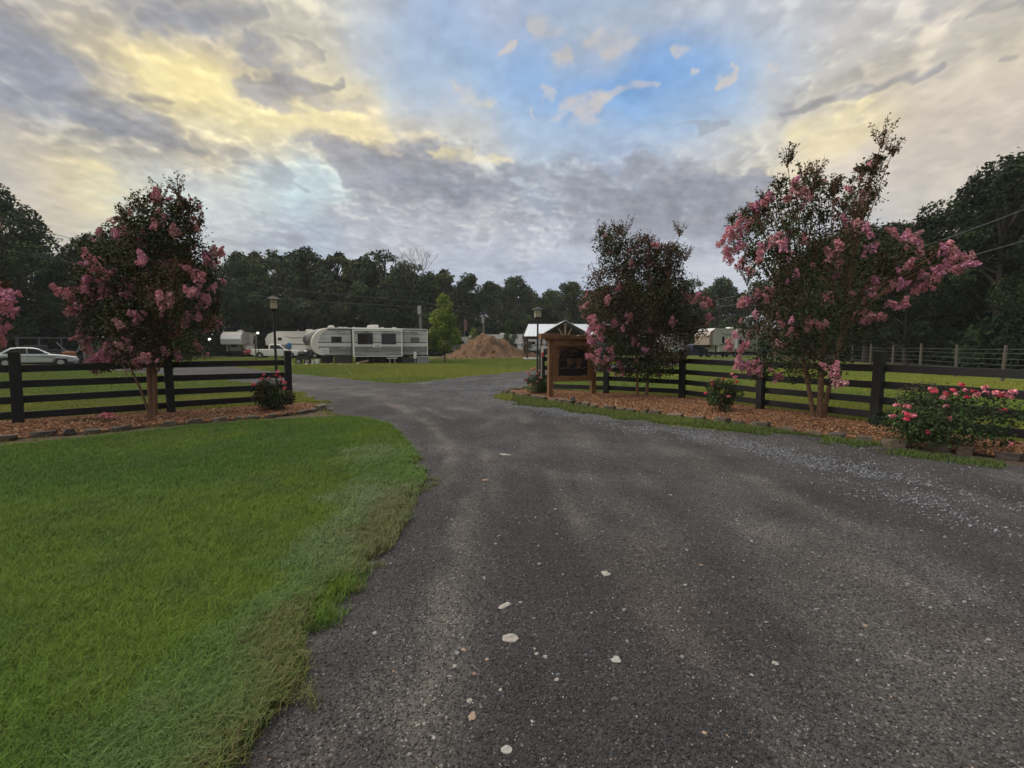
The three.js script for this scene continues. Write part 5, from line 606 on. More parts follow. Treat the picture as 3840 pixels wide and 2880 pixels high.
{
  const t = thing('travel_trailer', 'long white and grey striped travel trailer with two dark windows in its slide-out', 'travel trailer', -12.3, hgt(-12.3, -40.9), -40.9, 0.25);
  const LX = 4.85;                                                             // rear wall x; side of the body lies at z = 0, the far side at -2.4
  const nose = [[-3.55, 3.08], [-4.0, 2.96], [-4.35, 2.72], [-4.62, 2.4], [-4.8, 2.0], [-4.85, 1.6], [-4.78, 1.25], [-4.55, 0.95], [-4.25, 0.8], [-4.0, 0.75]], trim = [[-3.4, 3.08], [-3.78, 2.85], [-4.1, 2.5], [-4.3, 2.05], [-4.36, 1.65], [-4.3, 1.3], [-4.12, 0.98], [-3.9, 0.75]];
  part('side_wall', sideUv(ext([...trim.slice().reverse(), [LX, 3.02], [LX, 0.75]].reverse(), 2.4, 0, -2.4)), M.siding, t);
  part('nose_side', ext([...nose, ...trim.slice().reverse()], 2.4, 0, -2.4), M.cap, t);
  const trims = []; for (let i = 0; i + 1 < trim.length; i++) { const [ax, ay] = trim[i], [bx, by] = trim[i + 1]; trims.push(box(Math.hypot(bx - ax, by - ay) + 0.03, 0.045, 0.02, (ax + bx) / 2, (ay + by) / 2, 0.008, 0, 0, Math.atan2(by - ay, bx - ax))); } part('nose_trim', join(trims), M.trim, t);
  // bulging front: swept across the width
  const grid = (f0, f1, lo, hi) => { const pos = [], idx = [], nw = 14, np = nose.length; for (let j = 0; j <= nw; j++) { const w = lerp(f0, f1, j / nw); nose.slice(lo, hi).forEach(([x, y]) => { const b = 1.0 * (1 - Math.abs(w) ** 2.2) * smooth(0.7, 2.2, y) * (1 - 0.55 * smooth(2.7, 3.1, y)); pos.push(x - b - 0.004, y, -1.2 + 1.2 * w); }); } const m = hi - lo; for (let j = 0; j < nw; j++) for (let i = 0; i + 1 < m; i++) { const a = j * m + i; idx.push(a, a + 1, a + m, a + 1, a + m + 1, a + m); } const g = new THREE.BufferGeometry(); g.setAttribute('position', new THREE.Float32BufferAttribute(pos, 3)); g.setIndex(idx); g.computeVertexNormals(); return g; };
  M.capDark2 = M.capDark.clone(); M.capDark2.side = THREE.DoubleSide; M.cap2 = M.cap.clone(); M.cap2.side = THREE.DoubleSide;
  part('front_window_panel', grid(-0.94, 0.94, 0, 6), M.capDark2, t); part('front_cap', join([grid(0.94, 1, 0, 10), grid(-1, -0.94, 0, 10), grid(-0.94, 0.94, 5, 10)]), M.cap2, t);
  part('front_swoosh', join([box(0.05, 0.5, 0.1, -5.02, 2.3, -0.45, 0, 0, -0.45), box(0.05, 0.3, 0.25, -4.9, 2.62, -0.6, 0.5, 0, -0.6)]), M.cap, t);
  part('roof', ext([[-3.55, 3.07], [-3.3, 3.12], [0, 3.13], [LX - 0.2, 3.06], [LX + 0.06, 3.02], [LX + 0.06, 2.99], [-3.5, 3.05]], 2.46, 0, -2.43), M.roofWhite, t); part('roof_edge', box(8.3, 0.055, 0.03, 0.7, 3.03, 0.012, 0, 0, -0.004), M.trim, t);
  const slide = part('slide_out', sideUv(ext([[-1.36, 0.68], [2.6, 0.68], [2.6, 2.86], [-1.36, 2.86]], 0.55, 0, 0)), M.siding, t);
  part('slide_trim', join([box(0.15, 2.26, 0.05, -1.42, 1.77, 0.56), box(0.1, 2.2, 0.05, 2.6, 1.77, 0.56), box(4.2, 0.1, 0.6, 0.6, 2.9, 0.28), box(4.1, 0.06, 0.05, 0.6, 0.66, 0.55)]), M.trim, slide); part('slide_shade', box(0.12, 2.3, 0.5, -1.55, 1.8, 0.26), M.rubberShade, slide);  // dark strip beside the trim paints the shaded left side of the slide-out
  rvWindow(slide, -0.45, 2.16, 0.56, 1.26, 0.95); rvWindow(slide, 1.5, 2.16, 0.56, 1.22, 0.95);
  part('emblem', join([rbox(0.68, 0.2, 0.01, 0.09, 0.52, 1.53, 0.556)]), M.trim, slide); part('emblem_mark', join([ext([[0.28, 1.54], [0.4, 1.6], [0.5, 1.56], [0.62, 1.62], [0.76, 1.54]], 0.006, 0, 0.562), box(0.4, 0.03, 0.006, 0.52, 1.48, 0.564)]), mat([0.06, 0.07, 0.09], 0.5), slide);
  rvWindow(t, -2.85, 2.08, 0.012, 0.84, 0.54); rvWindow(t, 3.75, 2.06, 0.012, 0.74, 0.5, mat([0.10, 0.10, 0.09], 0.12));
  const ht = part('hatch', rbox(0.74, 0.5, 0.02, 0.05, -3.86 + 0.02, 1.12, 0.01), M.trim, t); part('hatch_panel', rbox(0.62, 0.39, 0.012, 0.04, -3.84, 1.12, 0.019), mat([0.5, 0.51, 0.52], 0.5), ht);
  part('side_lamp', join([box(0.09, 0.06, 0.02, -2.4, 1.33, 0.01), box(0.07, 0.05, 0.02, -2.15, 1.33, 0.01)]), M.trim, t); part('model_badge', join([box(0.34, 0.1, 0.008, 4.2, 2.62, 0.004), box(0.2, 0.05, 0.008, 4.45, 2.5, 0.004)]), mat([0.3, 0.31, 0.33], 0.5), t); part('corner_moulding', box(0.06, 2.3, 0.06, LX, 1.88, 0.0), M.trim, t);
  part('air_conditioner', ext([[-0.42, 3.08], [-0.3, 3.36], [0.0, 3.42], [0.6, 3.42], [0.66, 3.08]], 0.7, 0.06, -1.55), M.roofWhite, t); part('air_grille', box(0.02, 0.2, 0.5, 0.66, 3.25, -1.2), M.plastic, t); part('roof_vent', ext([[-4.0 + 0.3, 3.05], [-3.6, 3.27], [-3.45, 3.33], [-3.2, 3.33], [-3.05, 3.07]], 0.62, 0.04, -1.5), M.roofWhite, t);
  for (const [x, w] of [[-2.6, 0.4], [-2.15, 0.36], [-1.45, 0.2], [0.95, 0.3], [2.0, 0.34]]) part('roof_hatch', rbox(w, 0.09, 0.36, 0.03, x, 3.15, -0.9), M.roofWhite, t);
  part('antenna', cyl(0.02, 0.02, 0.16, 6, 1.85, 3.2, -1.0), M.trim, t);
  part('chassis', box(8.4, 0.16, 1.6, 0.2, 0.68, -1.2), M.dark, t); part('drawbar', join([box(1.5, 0.12, 0.1, -4.9, 0.52, -1.0, 0, 0.25), box(1.5, 0.12, 0.1, -4.9, 0.52, -1.4, 0, -0.25)]), M.dark, t); wheels(t, [-0.1, 0.85], [-0.25, -2.15], 0.36, 0.22); for (const x of [-3.6, 4.2]) part('jack', box(0.12, 0.72, 0.12, x, 0.35, -0.3), M.dark, t);
  part('skirt_panel', box(1.5, 0.68, 0.03, -2.3, 0.36, 0.02), mat([0.03, 0.03, 0.033], 0.8), t); part('skirt_panel', box(4.6, 0.6, 0.03, 0.95, 0.36, -0.5), mat([0.022, 0.021, 0.02], 0.9), t); part('skirt_panel', box(1.3, 0.5, 0.03, 3.3, 0.3, -0.1), mat([0.06, 0.062, 0.065], 0.9), t); part('skirt_panel', box(1.0, 0.62, 0.03, -3.7, 0.36, -0.35), mat([0.03, 0.026, 0.024], 0.9), t); part('wheel_arch', join([tube([[-0.55, 0.62, 0.03], [-0.3, 0.82, 0.03], [0.1, 0.84, 0.03], [0.35, 0.62, 0.03]], 0.04, 0.04, 8, 5), tube([[0.4, 0.62, 0.03], [0.65, 0.82, 0.03], [1.05, 0.84, 0.03], [1.3, 0.62, 0.03]], 0.04, 0.04, 8, 5)]), M.rubberShade, t);
  const at = (lx, lz) => { const c = Math.cos(0.25), s = Math.sin(0.25); return [-12.3 + lx * c + lz * s, -40.9 - lx * s + lz * c]; };
  const place = (name, label, cat, lx, lz, turn = 0.25, group) => { const [x, z] = at(lx, lz); return thing(name, label, cat, x, hgt(x, z), z, turn, group); };
  let o = place('folding_table', 'small white folding table standing by the trailer wheels', 'table', 1.75, 0.75); part('table_top', rbox(0.9, 0.05, 0.5, 0.015, 0, 0.5, 0, 0), M.white, o); for (const [x, z] of [[-0.2, 0.2], [0.22, 0.2], [-0.2, -0.2], [0.22, -0.2]]) part('leg', box(0.04, 0.5, 0.04, x, 0.24, z, 0, 0, x * 0.2), M.trim, o);
  o = place('deck_box', 'grey storage box at the rear of the striped trailer', 'storage box', 4.4, 0.4); part('box_body', rbox(1.0, 0.56, 0.6, 0.04, 0, 0.28, 0), mat([0.22, 0.23, 0.24], 0.7), o); part('lid', rbox(1.06, 0.09, 0.66, 0.03, 0, 0.605, 0), mat([0.34, 0.35, 0.35], 0.7), o);
  o = place('power_pedestal', 'slim white utility pedestal beside the grey storage box', 'pedestal', 3.72, 0.55); part('cabinet', rbox(0.24, 0.62, 0.2, 0.02, 0, 0.75, 0), M.white, o); part('post', box(0.12, 0.5, 0.12, 0, 0.22, 0), mat([0.2, 0.2, 0.2], 0.8), o); part('cable', tube([[0.1, 1.0, 0.05], [0.35, 0.98, 0.1], [0.5, 0.6, 0.1], [0.52, 0.05, 0.12]], 0.03, 0.03, 8, 6), M.dark, o);
  o = place('wood_plank', 'weathered plank leaning on the ground by the trailer skirt', 'plank', -0.75, 0.75); part('board', box(1.1, 0.04, 0.3, 0, 0.17, 0, 0.5, 0, 0.22), mat([0.22, 0.17, 0.11], 0.9, { map: woodTex(4, 0.5) }), o);
  for (const [lx, s, l] of [[-4.35, 1, 'larger white bucket under the trailer nose'], [-4.72, 0.8, 'smaller white bucket at the tip of the trailer nose']]) { const b = place('bucket', l, 'bucket', lx, 0.45, 0, 'white buckets by the trailer nose'); part('pail', cyl(0.15 * s, 0.17 * s, 0.42 * s, 16, 0, 0.21 * s, 0), M.white, b); part('rim', cyl(0.18 * s, 0.18 * s, 0.03, 16, 0, 0.41 * s, 0), M.trim, b); part('handle', (() => { const g = new THREE.TorusGeometry(0.16 * s, 0.008, 5, 14, Math.PI); g.rotateZ(Math.PI); g.translate(0, 0.4 * s, 0.06); return g; })(), M.chrome, b); }
  o = place('propane_tank', 'dark propane tank pair on the trailer hitch', 'propane tank', -5.15, -0.6); for (const s of [-1, 1]) { part('cylinder', (() => { const g = new THREE.CapsuleGeometry(0.16, 0.36, 6, 16); g.translate(s * 0.18, 0.94, 0); return g; })(), mat([0.06, 0.06, 0.06], 0.5), o); part('valve', join([cyl(0.04, 0.04, 0.1, 8, s * 0.18, 1.32, 0), cyl(0.1, 0.1, 0.02, 12, s * 0.18, 1.36, 0)]), M.chrome, o); } part('rack', join([box(0.8, 0.06, 0.4, 0, 0.58, 0), box(0.05, 0.6, 0.05, 0, 0.85, 0), box(0.1, 0.58, 0.1, 0, 0.28, 0)]), M.dark, o);
  o = place('garden_cart', 'black wheeled cart heaped with gear beside the trailer hitch', 'cart', -5.45, 0.4); part('tray', ext([[-0.45, 0.42], [0.45, 0.42], [0.55, 0.66], [-0.55, 0.66]], 0.6, 0.02, -0.3), M.dark, o); part('gear', rock(77, 0.45, 0.28, 0.3, 2, 0).translate(0, 0.7, 0), mat([0.05, 0.045, 0.045], 0.9), o); part('white_bag', rock(78, 0.16, 0.12, 0.14, 2, 0).translate(0.2, 1.0, 0.05), M.white, o); part('handle', tube([[0.5, 0.6, 0], [0.8, 0.8, 0], [0.9, 1.0, 0]], 0.02, 0.02, 6, 5), M.dark, o); const wg = tyreGeo(0.24, 0.1), rg = rimGeo(0.22); for (const z of [-0.3, 0.3]) for (const x of [-0.35, 0.32]) { const w = part('wheel', wg, M.tyre, o); w.position.set(x, 0.24, z); part('rim', rg, mat([0.3, 0.3, 0.3], 0.5), w); }
  const rr = rngOf(97); for (let k = 0; k < 15; k++) { const s = 0.16 + rr() * 0.16, lx = -6.2 + k * 0.36 + rr() * 0.1, [x, z] = at(lx, 0.95 + rr() * 0.15), q = solo('edging_rock', stoneGeo[k % 7], M.white, 'white painted rock in the row before the trailer nose', 'rock', x, hgt(x, z), z, rr() * 6, 'white rocks before the trailer nose'); q.scale.set(s, s * 0.6, s); }
}
// ------------------------------------------------------------------ other campers
function camper(name, label, x, z, turn, len, H, o = {}) {                    // side faces local +z, front at -x
  const t = thing(name, label, 'camper', x, hgt(x, z), z, turn, 'campers parked farther off'), c = mat(o.c ?? [0.62, 0.61, 0.58], 0.45), d = mat(o.d ?? [0.22, 0.21, 0.2], 0.5), h = len / 2, y0 = 0.75, fw = o.fifth ? 2.0 : 0;
  const pts = o.fifth ? [[-h + 2.1, y0], [h, y0], [h, H], [-h + 1.1, H], [-h + 0.35, H - 0.35], [-h, H - 0.95], [-h + 0.1, 1.72], [-h + 2.0, 1.62]] : [[-h + 0.45, y0], [h, y0], [h, H], [-h + 0.9, H], [-h + 0.3, H - 0.45], [-h, H - 1.1], [-h + 0.05, 1.3]];
  part('body', ext(pts, 2.4, 0.05, -1.2), c, t); part('roof', box(len - 1.2, 0.07, 2.44, 0.5, H + 0.02, 0), M.roofWhite, t);
  if (o.fifth) { part('front_cap', ext([[-h + 1.15, H - 0.03], [-h + 0.33, H - 0.37], [-h - 0.03, H - 0.95], [-h + 0.07, 1.7], [-h + 0.75, 1.67], [-h + 0.7, H - 0.8]], 2.44, 0.03, -1.22), mat(o.cap ?? [0.3, 0.25, 0.2], 0.4), t); part('landing_leg', join([box(0.1, 1.7, 0.1, -h + 1.9, 0.83, 0.8), box(0.1, 1.7, 0.1, -h + 1.9, 0.83, -0.8)]), M.dark, t); part('pin_box', box(0.7, 0.3, 0.5, -h + 1.2, 1.5, 0), M.dark, t); }
  part('stripe', ext([[-h + 2.2, 1.5], [-h + 3.2, 1.75], [h - 0.05, 1.6], [h - 0.05, 1.75], [-h + 3.0, 1.95], [-h + 2.0, 1.66]], 0.012, 0, 1.2), d, t); part('swoosh', ext([[-h + 2.0, H - 0.5], [-h + 3.4, H - 0.9], [h - 1.0, H - 0.62], [-h + 3.4, H - 0.75]], 0.012, 0, 1.2), d, t);
  for (const [wx, wy, ww, wh] of o.win ?? [[-1.2, 2.1, 0.8, 0.5], [1.8, 2.1, 0.9, 0.6]]) rvWindow(t, wx, wy, 1.21, ww, wh);
  if (o.slide) { const [sx, sw] = o.slide, s = part('slide_out', rbox(sw, H - 1.35, 0.5, 0.03, sx, (H + 0.85) / 2 + 0.05, 1.4), c, t); rvWindow(s, sx - sw * 0.22, 2.1, 1.66, sw * 0.34, 0.6); part('slide_trim', join([box(0.07, H - 1.35, 0.04, sx - sw / 2, (H + 0.85) / 2 + 0.05, 1.64), box(0.07, H - 1.35, 0.04, sx + sw / 2, (H + 0.85) / 2 + 0.05, 1.64)]), M.trim, s); }
  if (o.door) part('door', rbox(0.7, 1.75, 0.04, 0.04, o.door, 1.72, 1.215), d, t);
  part('air_conditioner', ext([[0.0, H + 0.03], [0.12, H + 0.3], [0.8, H + 0.34], [0.9, H + 0.03]], 0.7, 0.04, -0.35), M.roofWhite, t); part('chassis', box(len * 0.7, 0.25, 1.6, 0.6, 0.66, 0), M.dark, t); wheels(t, [0.5, 1.35], [-0.95, 0.95], 0.36, 0.22); return t;
}
camper('fifth_wheel_camper', 'white camper with a tall pale front standing under the trees beside the red hatchback', -38.6, -66.5, 1.82, 8, 3.35, { fifth: true, cap: [0.62, 0.64, 0.68], c: [0.5, 0.48, 0.44], win: [[2.2, 2.1, 0.7, 0.6]], slide: [0.9, 1.8] });
camper('fifth_wheel_camper', 'cream camper with grey swooshes half hidden behind the striped trailer nose', -27.2, -62, 0.05, 9.5, 3.45, { fifth: true, cap: [0.55, 0.54, 0.52], slide: [2.2, 3.0], win: [[-2.9, 2.5, 0.55, 0.4]] });
camper('fifth_wheel_camper', 'tan-nosed camper parked on the far side between the two crape myrtles', 30.5, -66.5, 0.5, 10.5, 3.9, { fifth: true, cap: [0.34, 0.27, 0.23], slide: [1.5, 3.0], door: -1.2, win: [[-2.4, 2.4, 0.5, 0.9]] });
camper('camper_trailer', 'white camper standing just past the tan-nosed camper', 25.5, -76, 0.9, 7, 3.2, {});
camper('camper_trailer', 'white camper roof showing behind the dirt mound beside the maple', -7.4, -80, 0.1, 9, 3.0, { c: [0.5, 0.5, 0.47] });
camper('camper_trailer', 'white camper with a roof unit peeking over the dirt mound', -2.2, -84, -0.1, 8.5, 3.5, {});
camper('camper_trailer', 'white camper between the far sapling and the open pavilion', 4.6, -86, 0.3, 6.5, 3.4, {});
// ------------------------------------------------------------------ dark trailer and green shelter left of the flowering tree
{
  let o = thing('utility_trailer', 'dark open-frame utility trailer loaded with gear behind the silver sedan', 'utility trailer', -40.4, hgt(-40.4, -41), -41, 0.76);
  const fr = mat([0.07, 0.072, 0.075], 0.6); part('deck', box(4.2, 0.14, 1.8, 0, 0.55, 0), M.dark, o); for (const x of [-2, -0.7, 0.7, 2]) for (const z of [-0.85, 0.85]) part('upright', box(0.09, 1.7, 0.09, x, 1.4, z), fr, o); for (const z of [-0.85, 0.85]) part('rail', join([box(4.2, 0.1, 0.08, 0, 2.28, z), box(4.2, 0.06, 0.05, 0, 1.2, z)]), fr, o); part('load', rbox(1.5, 1.0, 1.2, 0.1, -0.9, 1.12, 0), mat([0.03, 0.032, 0.035], 0.8), o); part('tarp', tube([[0.4, 1.9, 0.8], [0.9, 1.2, 0.9], [1.6, 1.0, 0.9], [1.95, 1.8, 0.85]], 0.05, 0.05, 10, 6), mat([0.25, 0.26, 0.28], 0.7), o); wheels(o, [0.2], [-0.98, 0.98], 0.33, 0.2);
  o = thing('garden_shed', 'small dull green shed with a pale grey roof behind the flowering tree', 'shed', -37.2, hgt(-37.2, -42.5), -42.5, 0.5); part('wall', box(2.1, 2.0, 2.0, 0, 1.0, 0), mat([0.08, 0.11, 0.085], 0.8), o); part('roof', ext([[-1.25, 1.95], [0, 2.35], [1.25, 1.95], [1.25, 2.02], [0, 2.43], [-1.25, 2.02]], 2.3, 0, -1.15), mat([0.42, 0.44, 0.47], 0.5), o); part('door', box(0.8, 1.7, 0.04, 0.2, 0.88, 1.01), mat([0.12, 0.14, 0.12], 0.8), o); part('corner_trim', join([box(0.08, 1.95, 0.08, -1.03, 0.98, 1.0), box(0.08, 1.95, 0.08, 1.03, 0.98, 1.0)]), mat([0.35, 0.35, 0.33], 0.7), o);
  o = thing('tractor', 'orange-topped compact tractor just past the sedan bonnet', 'tractor', -37.6, hgt(-37.6, -39.4), -39.4, 0.6); part('bonnet', rbox(0.9, 0.4, 0.5, 0.12, 0.2, 0.9, 0), mat([0.28, 0.10, 0.045], 0.6), o); part('seat', rbox(0.4, 0.5, 0.5, 0.08, -0.7, 1.05, 0), M.dark, o); part('chassis', box(1.8, 0.3, 0.5, 0, 0.6, 0), M.dark, o); wheels(o, [-0.65], [-0.5, 0.5], 0.5, 0.28); wheels(o, [0.65], [-0.45, 0.45], 0.33, 0.2);
}
// ------------------------------------------------------------------ open pavilion with a white metal roof
{
  const t = thing('pavilion', 'open timber pavilion with white metal roof and a trussed gable behind the sign', 'pavilion', 5.6, hgt(5.6, -55), -55, 0.02), wd = mat([0.13, 0.075, 0.04], 0.85, { map: woodTex(7, 0.5) }), wl = mat([0.34, 0.24, 0.15], 0.8), rf = mat([0.48, 0.51, 0.56], 0.35, { metalness: 0.3 });
  // main roof, ridge along x
  const slab = (a, b, c, d, th = 0.06) => { const P = [a, b, c, d], pos = []; for (const p of P) pos.push(p[0], p[1] + th, p[2]); for (const p of P) pos.push(...p); const g = new THREE.BufferGeometry(); g.setAttribute('position', new THREE.Float32BufferAttribute(pos, 3)); g.setIndex([0, 1, 2, 0, 2, 3, 4, 6, 5, 4, 7, 6, 0, 4, 1, 1, 4, 5, 1, 5, 2, 2, 5, 6, 2, 6, 3, 3, 6, 7, 3, 7, 0, 0, 7, 4]); const n = g.toNonIndexed(); n.computeVertexNormals(); n.setAttribute('uv', new THREE.Float32BufferAttribute(new Float32Array(n.attributes.position.count * 2), 2)); return n; };
  const rp = part('main_roof', slab([-4.3, 2.55, 2.0], [3.9, 2.55, 2.0], [3.4, 4.05, -1.2], [-3.6, 4.05, -1.2]), rf, t); part('rear_slope', slab([3.9, 2.55, -4.4], [-4.3, 2.55, -4.4], [-3.6, 4.06, -1.2], [3.4, 4.06, -1.2]), rf, rp);
  const rib = []; for (let k = 0; k < 18; k++) { const f = k / 17; rib.push(tube([[lerp(-4.3, 3.9, f), 2.63, 2.0], [lerp(-3.95, 3.65, f), 3.38, 0.4], [lerp(-3.6, 3.4, f), 4.13, -1.2]], 0.018, 0.018, 2, 4)); } part('roof_ribs', join(rib), rf, rp);
  // porch gable facing the drive
  const ga = 4.2, gx = 0.05; const gr = part('gable_roof', slab([gx - 2.75, 2.6, 4.4], [gx, ga, 4.6], [gx, ga, -0.9], [gx - 2.75, 2.6, -0.2].map((v, i) => (i === 2 ? 1.0 : v))), rf, t); part('gable_slope', slab([gx, ga, 4.6], [gx + 2.95, 2.6, 4.4], [gx + 2.95, 2.6, 1.0], [gx, ga, -0.9]), rf, gr);
  const truss = [[[gx - 2.7, 2.55, 4.3], [gx, ga - 0.08, 4.3]], [[gx, ga - 0.08, 4.3], [gx + 2.9, 2.55, 4.3]], [[gx - 2.6, 2.6, 4.3], [gx + 2.8, 2.6, 4.3]]]; truss.forEach(([a, b]) => part('rafter', (() => { const L = Math.hypot(b[0] - a[0], b[1] - a[1]); return box(L, 0.2, 0.16, (a[0] + b[0]) / 2, (a[1] + b[1]) / 2, 4.3, 0, 0, Math.atan2(b[1] - a[1], b[0] - a[0])); })(), wd, t));
  part('king_post', box(0.14, 1.4, 0.12, gx, 3.3, 4.32), wl, t); for (const s of [-1, 1]) part('strut', box(0.1, 0.8, 0.1, gx + s * 0.55, 3.1, 4.32, 0, 0, -s * 0.55), wl, t); part('gable_back', ext([[gx - 2.4, 2.6], [gx, 4.05], [gx + 2.5, 2.6]], 0.06, 0, 1.6), wd, t);
  for (const [x, z] of [[-2.5, 4.2], [2.7, 4.2], [-3.9, 1.7], [3.5, 1.7], [-3.9, -4], [3.5, -4]]) { part('column', box(0.22, 2.65, 0.22, x, 1.3, z), wd, t); } part('beam', join([box(8, 0.22, 0.16, -0.2, 2.48, 1.75), box(8, 0.22, 0.16, -0.2, 2.48, -4.1)]), wd, t); part('floor_slab', box(8.2, 0.12, 9, -0.2, 0.06, 0), mat([0.3, 0.29, 0.27], 0.9), t);
  const k = thing('blue_canopy', 'small blue booth with a white top beside the pavilion gable', 'booth', 10.3, hgt(10.3, -56), -56, 0.1); part('booth_wall', join([box(1.6, 2.3, 0.06, 0, 1.15, 0.8), box(0.06, 2.3, 1.6, -0.8, 1.15, 0), box(0.06, 2.3, 1.6, 0.8, 1.15, 0)]), mat([0.04, 0.13, 0.3], 0.6), k); part('top', ext([[-1.0, 2.3], [0, 2.75], [1.0, 2.3]], 1.9, 0.02, -0.95), M.white, k); part('window', join([box(0.4, 0.4, 0.03, -0.35, 1.7, 0.84), box(0.4, 0.4, 0.03, 0.3, 1.7, 0.84)]), mat([0.3, 0.42, 0.5], 0.2), k);
}
// ------------------------------------------------------------------ heap of red earth
{
  const clay = mat(0xffffff, 1, { vertexColors: true }), xs = span(-7.4, 8.4, 0.16, 0), zs = span(-5.5, 5.5, 0.2, 0), H = (x, z) => { const wx = x + 0.6, d = Math.hypot(wx / (wx > 0 ? 7.4 : 6), z / 4.6) + (fbm(x * 0.5 + 4, z * 0.5, 3) - 0.5) * 0.3; return 3.15 * smooth(0, 1, clamp(1 - d) * 0.9 + 0.02) ** 0.62 * (0.55 + 0.45 * clamp(1 - d)) + ((fbm(x * 1.6, z * 1.6 + 7, 4) - 0.5) * 0.7 + (fbm(x * 4.5, z * 4.5 + 7, 3) - 0.5) * 0.3) * smooth(1, 0.75, d) - 0.08; };
  const g = sheet(xs, zs, (x, z) => H(x, z) + 0.08, H, (x, z) => { const v = 0.5 + 1.0 * fbm(x * 2.6, z * 2.6, 5), m = smooth(0.58, 0.7, fbm(x * 0.9 + 20, z * 0.9 + 5, 3)); return [lerp(0.135, 0.075, m) * v, lerp(0.074, 0.052, m) * v, lerp(0.037, 0.031, m) * v]; });
  const t = thing('dirt_mound', 'large heap of orange-brown earth beside the young maple', 'dirt mound', -3.1, hgt(-3.1, -60), -60, 0); part('heap', g, clay, t);
  const r = rngOf(98), cl = []; for (let k = 0; k < 420; k++) { const a = r() * 6.28, q = Math.sqrt(r()), x = Math.cos(a) * q * 6.3 - 0.5, z = Math.sin(a) * q * 4.5; const s = 0.05 + r() * r() * 0.13, c = rock(k, s, s * 0.8, s, 0, 0.3); c.translate(x, H(x, z), z); cl.push(c); } part('clods', join(cl), mat([0.11, 0.06, 0.032], 1), t).userData.kind = 'stuff';
}
// ------------------------------------------------------------------ young planted trees
{
  const MAPLE = [[0.17, 0.23, 0.04], [0.21, 0.26, 0.048], [0.12, 0.17, 0.036], [0.25, 0.28, 0.06]];
  const young = (name, label, x, z, H, W, base, seed, pal, n, size) => { const r = rngOf(seed), o = thing(name, label, 'tree', x, hgt(x, z), z, seed, 'young planted trees'), lumps = [], wood = [tube([[0, -0.1, 0], [0.02, H * 0.4, 0], [0, H * 0.94, 0]], 0.065 * H / 5, 0.01, 8, 7)]; for (let k = 0; k < n; k++) { const t = r() ** 1.1, y = lerp(base, H * 0.95, t), prof = (1 - t) ** 0.6 * smooth(-0.1, 0.16, t) + 0.08, a = r() * 6.28, q = W * 0.46 * prof * Math.sqrt(r()); lumps.push([Math.cos(a) * q, y, Math.sin(a) * q, W * (0.08 + 0.09 * prof), 1.25]); wood.push(tube([[0, y - W * 0.3, 0], [Math.cos(a) * q * 0.6, y - W * 0.06, Math.sin(a) * q * 0.6], [Math.cos(a) * q, y + W * 0.05, Math.sin(a) * q]], 0.018, 0.006, 4, 4)); } part('trunk', join(wood), M.bark, o); part('crown', crownOf(r, lumps, size[1], size[0], pal, 0.3), M.leaf, o); };
  young('young_maple', 'upright light green maple sapling between the striped trailer and the dirt mound', -6.45, -44.8, 6.6, 3.1, 1.4, 5, MAPLE, 54, [0.17, 1100]);
  young('young_conifer', 'pointed dark green sapling rising behind the dirt mound by the pavilion', -0.35, -68, 5.6, 2.6, 0.5, 6, [[0.05, 0.085, 0.028], [0.06, 0.10, 0.03], [0.04, 0.07, 0.025]], 46, [0.2, 800]);
  young('young_maple', 'smallest pale sapling behind the shoulder of the dirt mound', -6.0, -73, 4.6, 1.9, 0.8, 7, MAPLE, 26, [0.2, 620]);
  young('young_conifer', 'short grey-green sapling in front of the pavilion roof end', 2.1, -66, 3.6, 1.7, 0.4, 8, [[0.06, 0.085, 0.04], [0.05, 0.07, 0.034]], 26, [0.16, 900]);
}
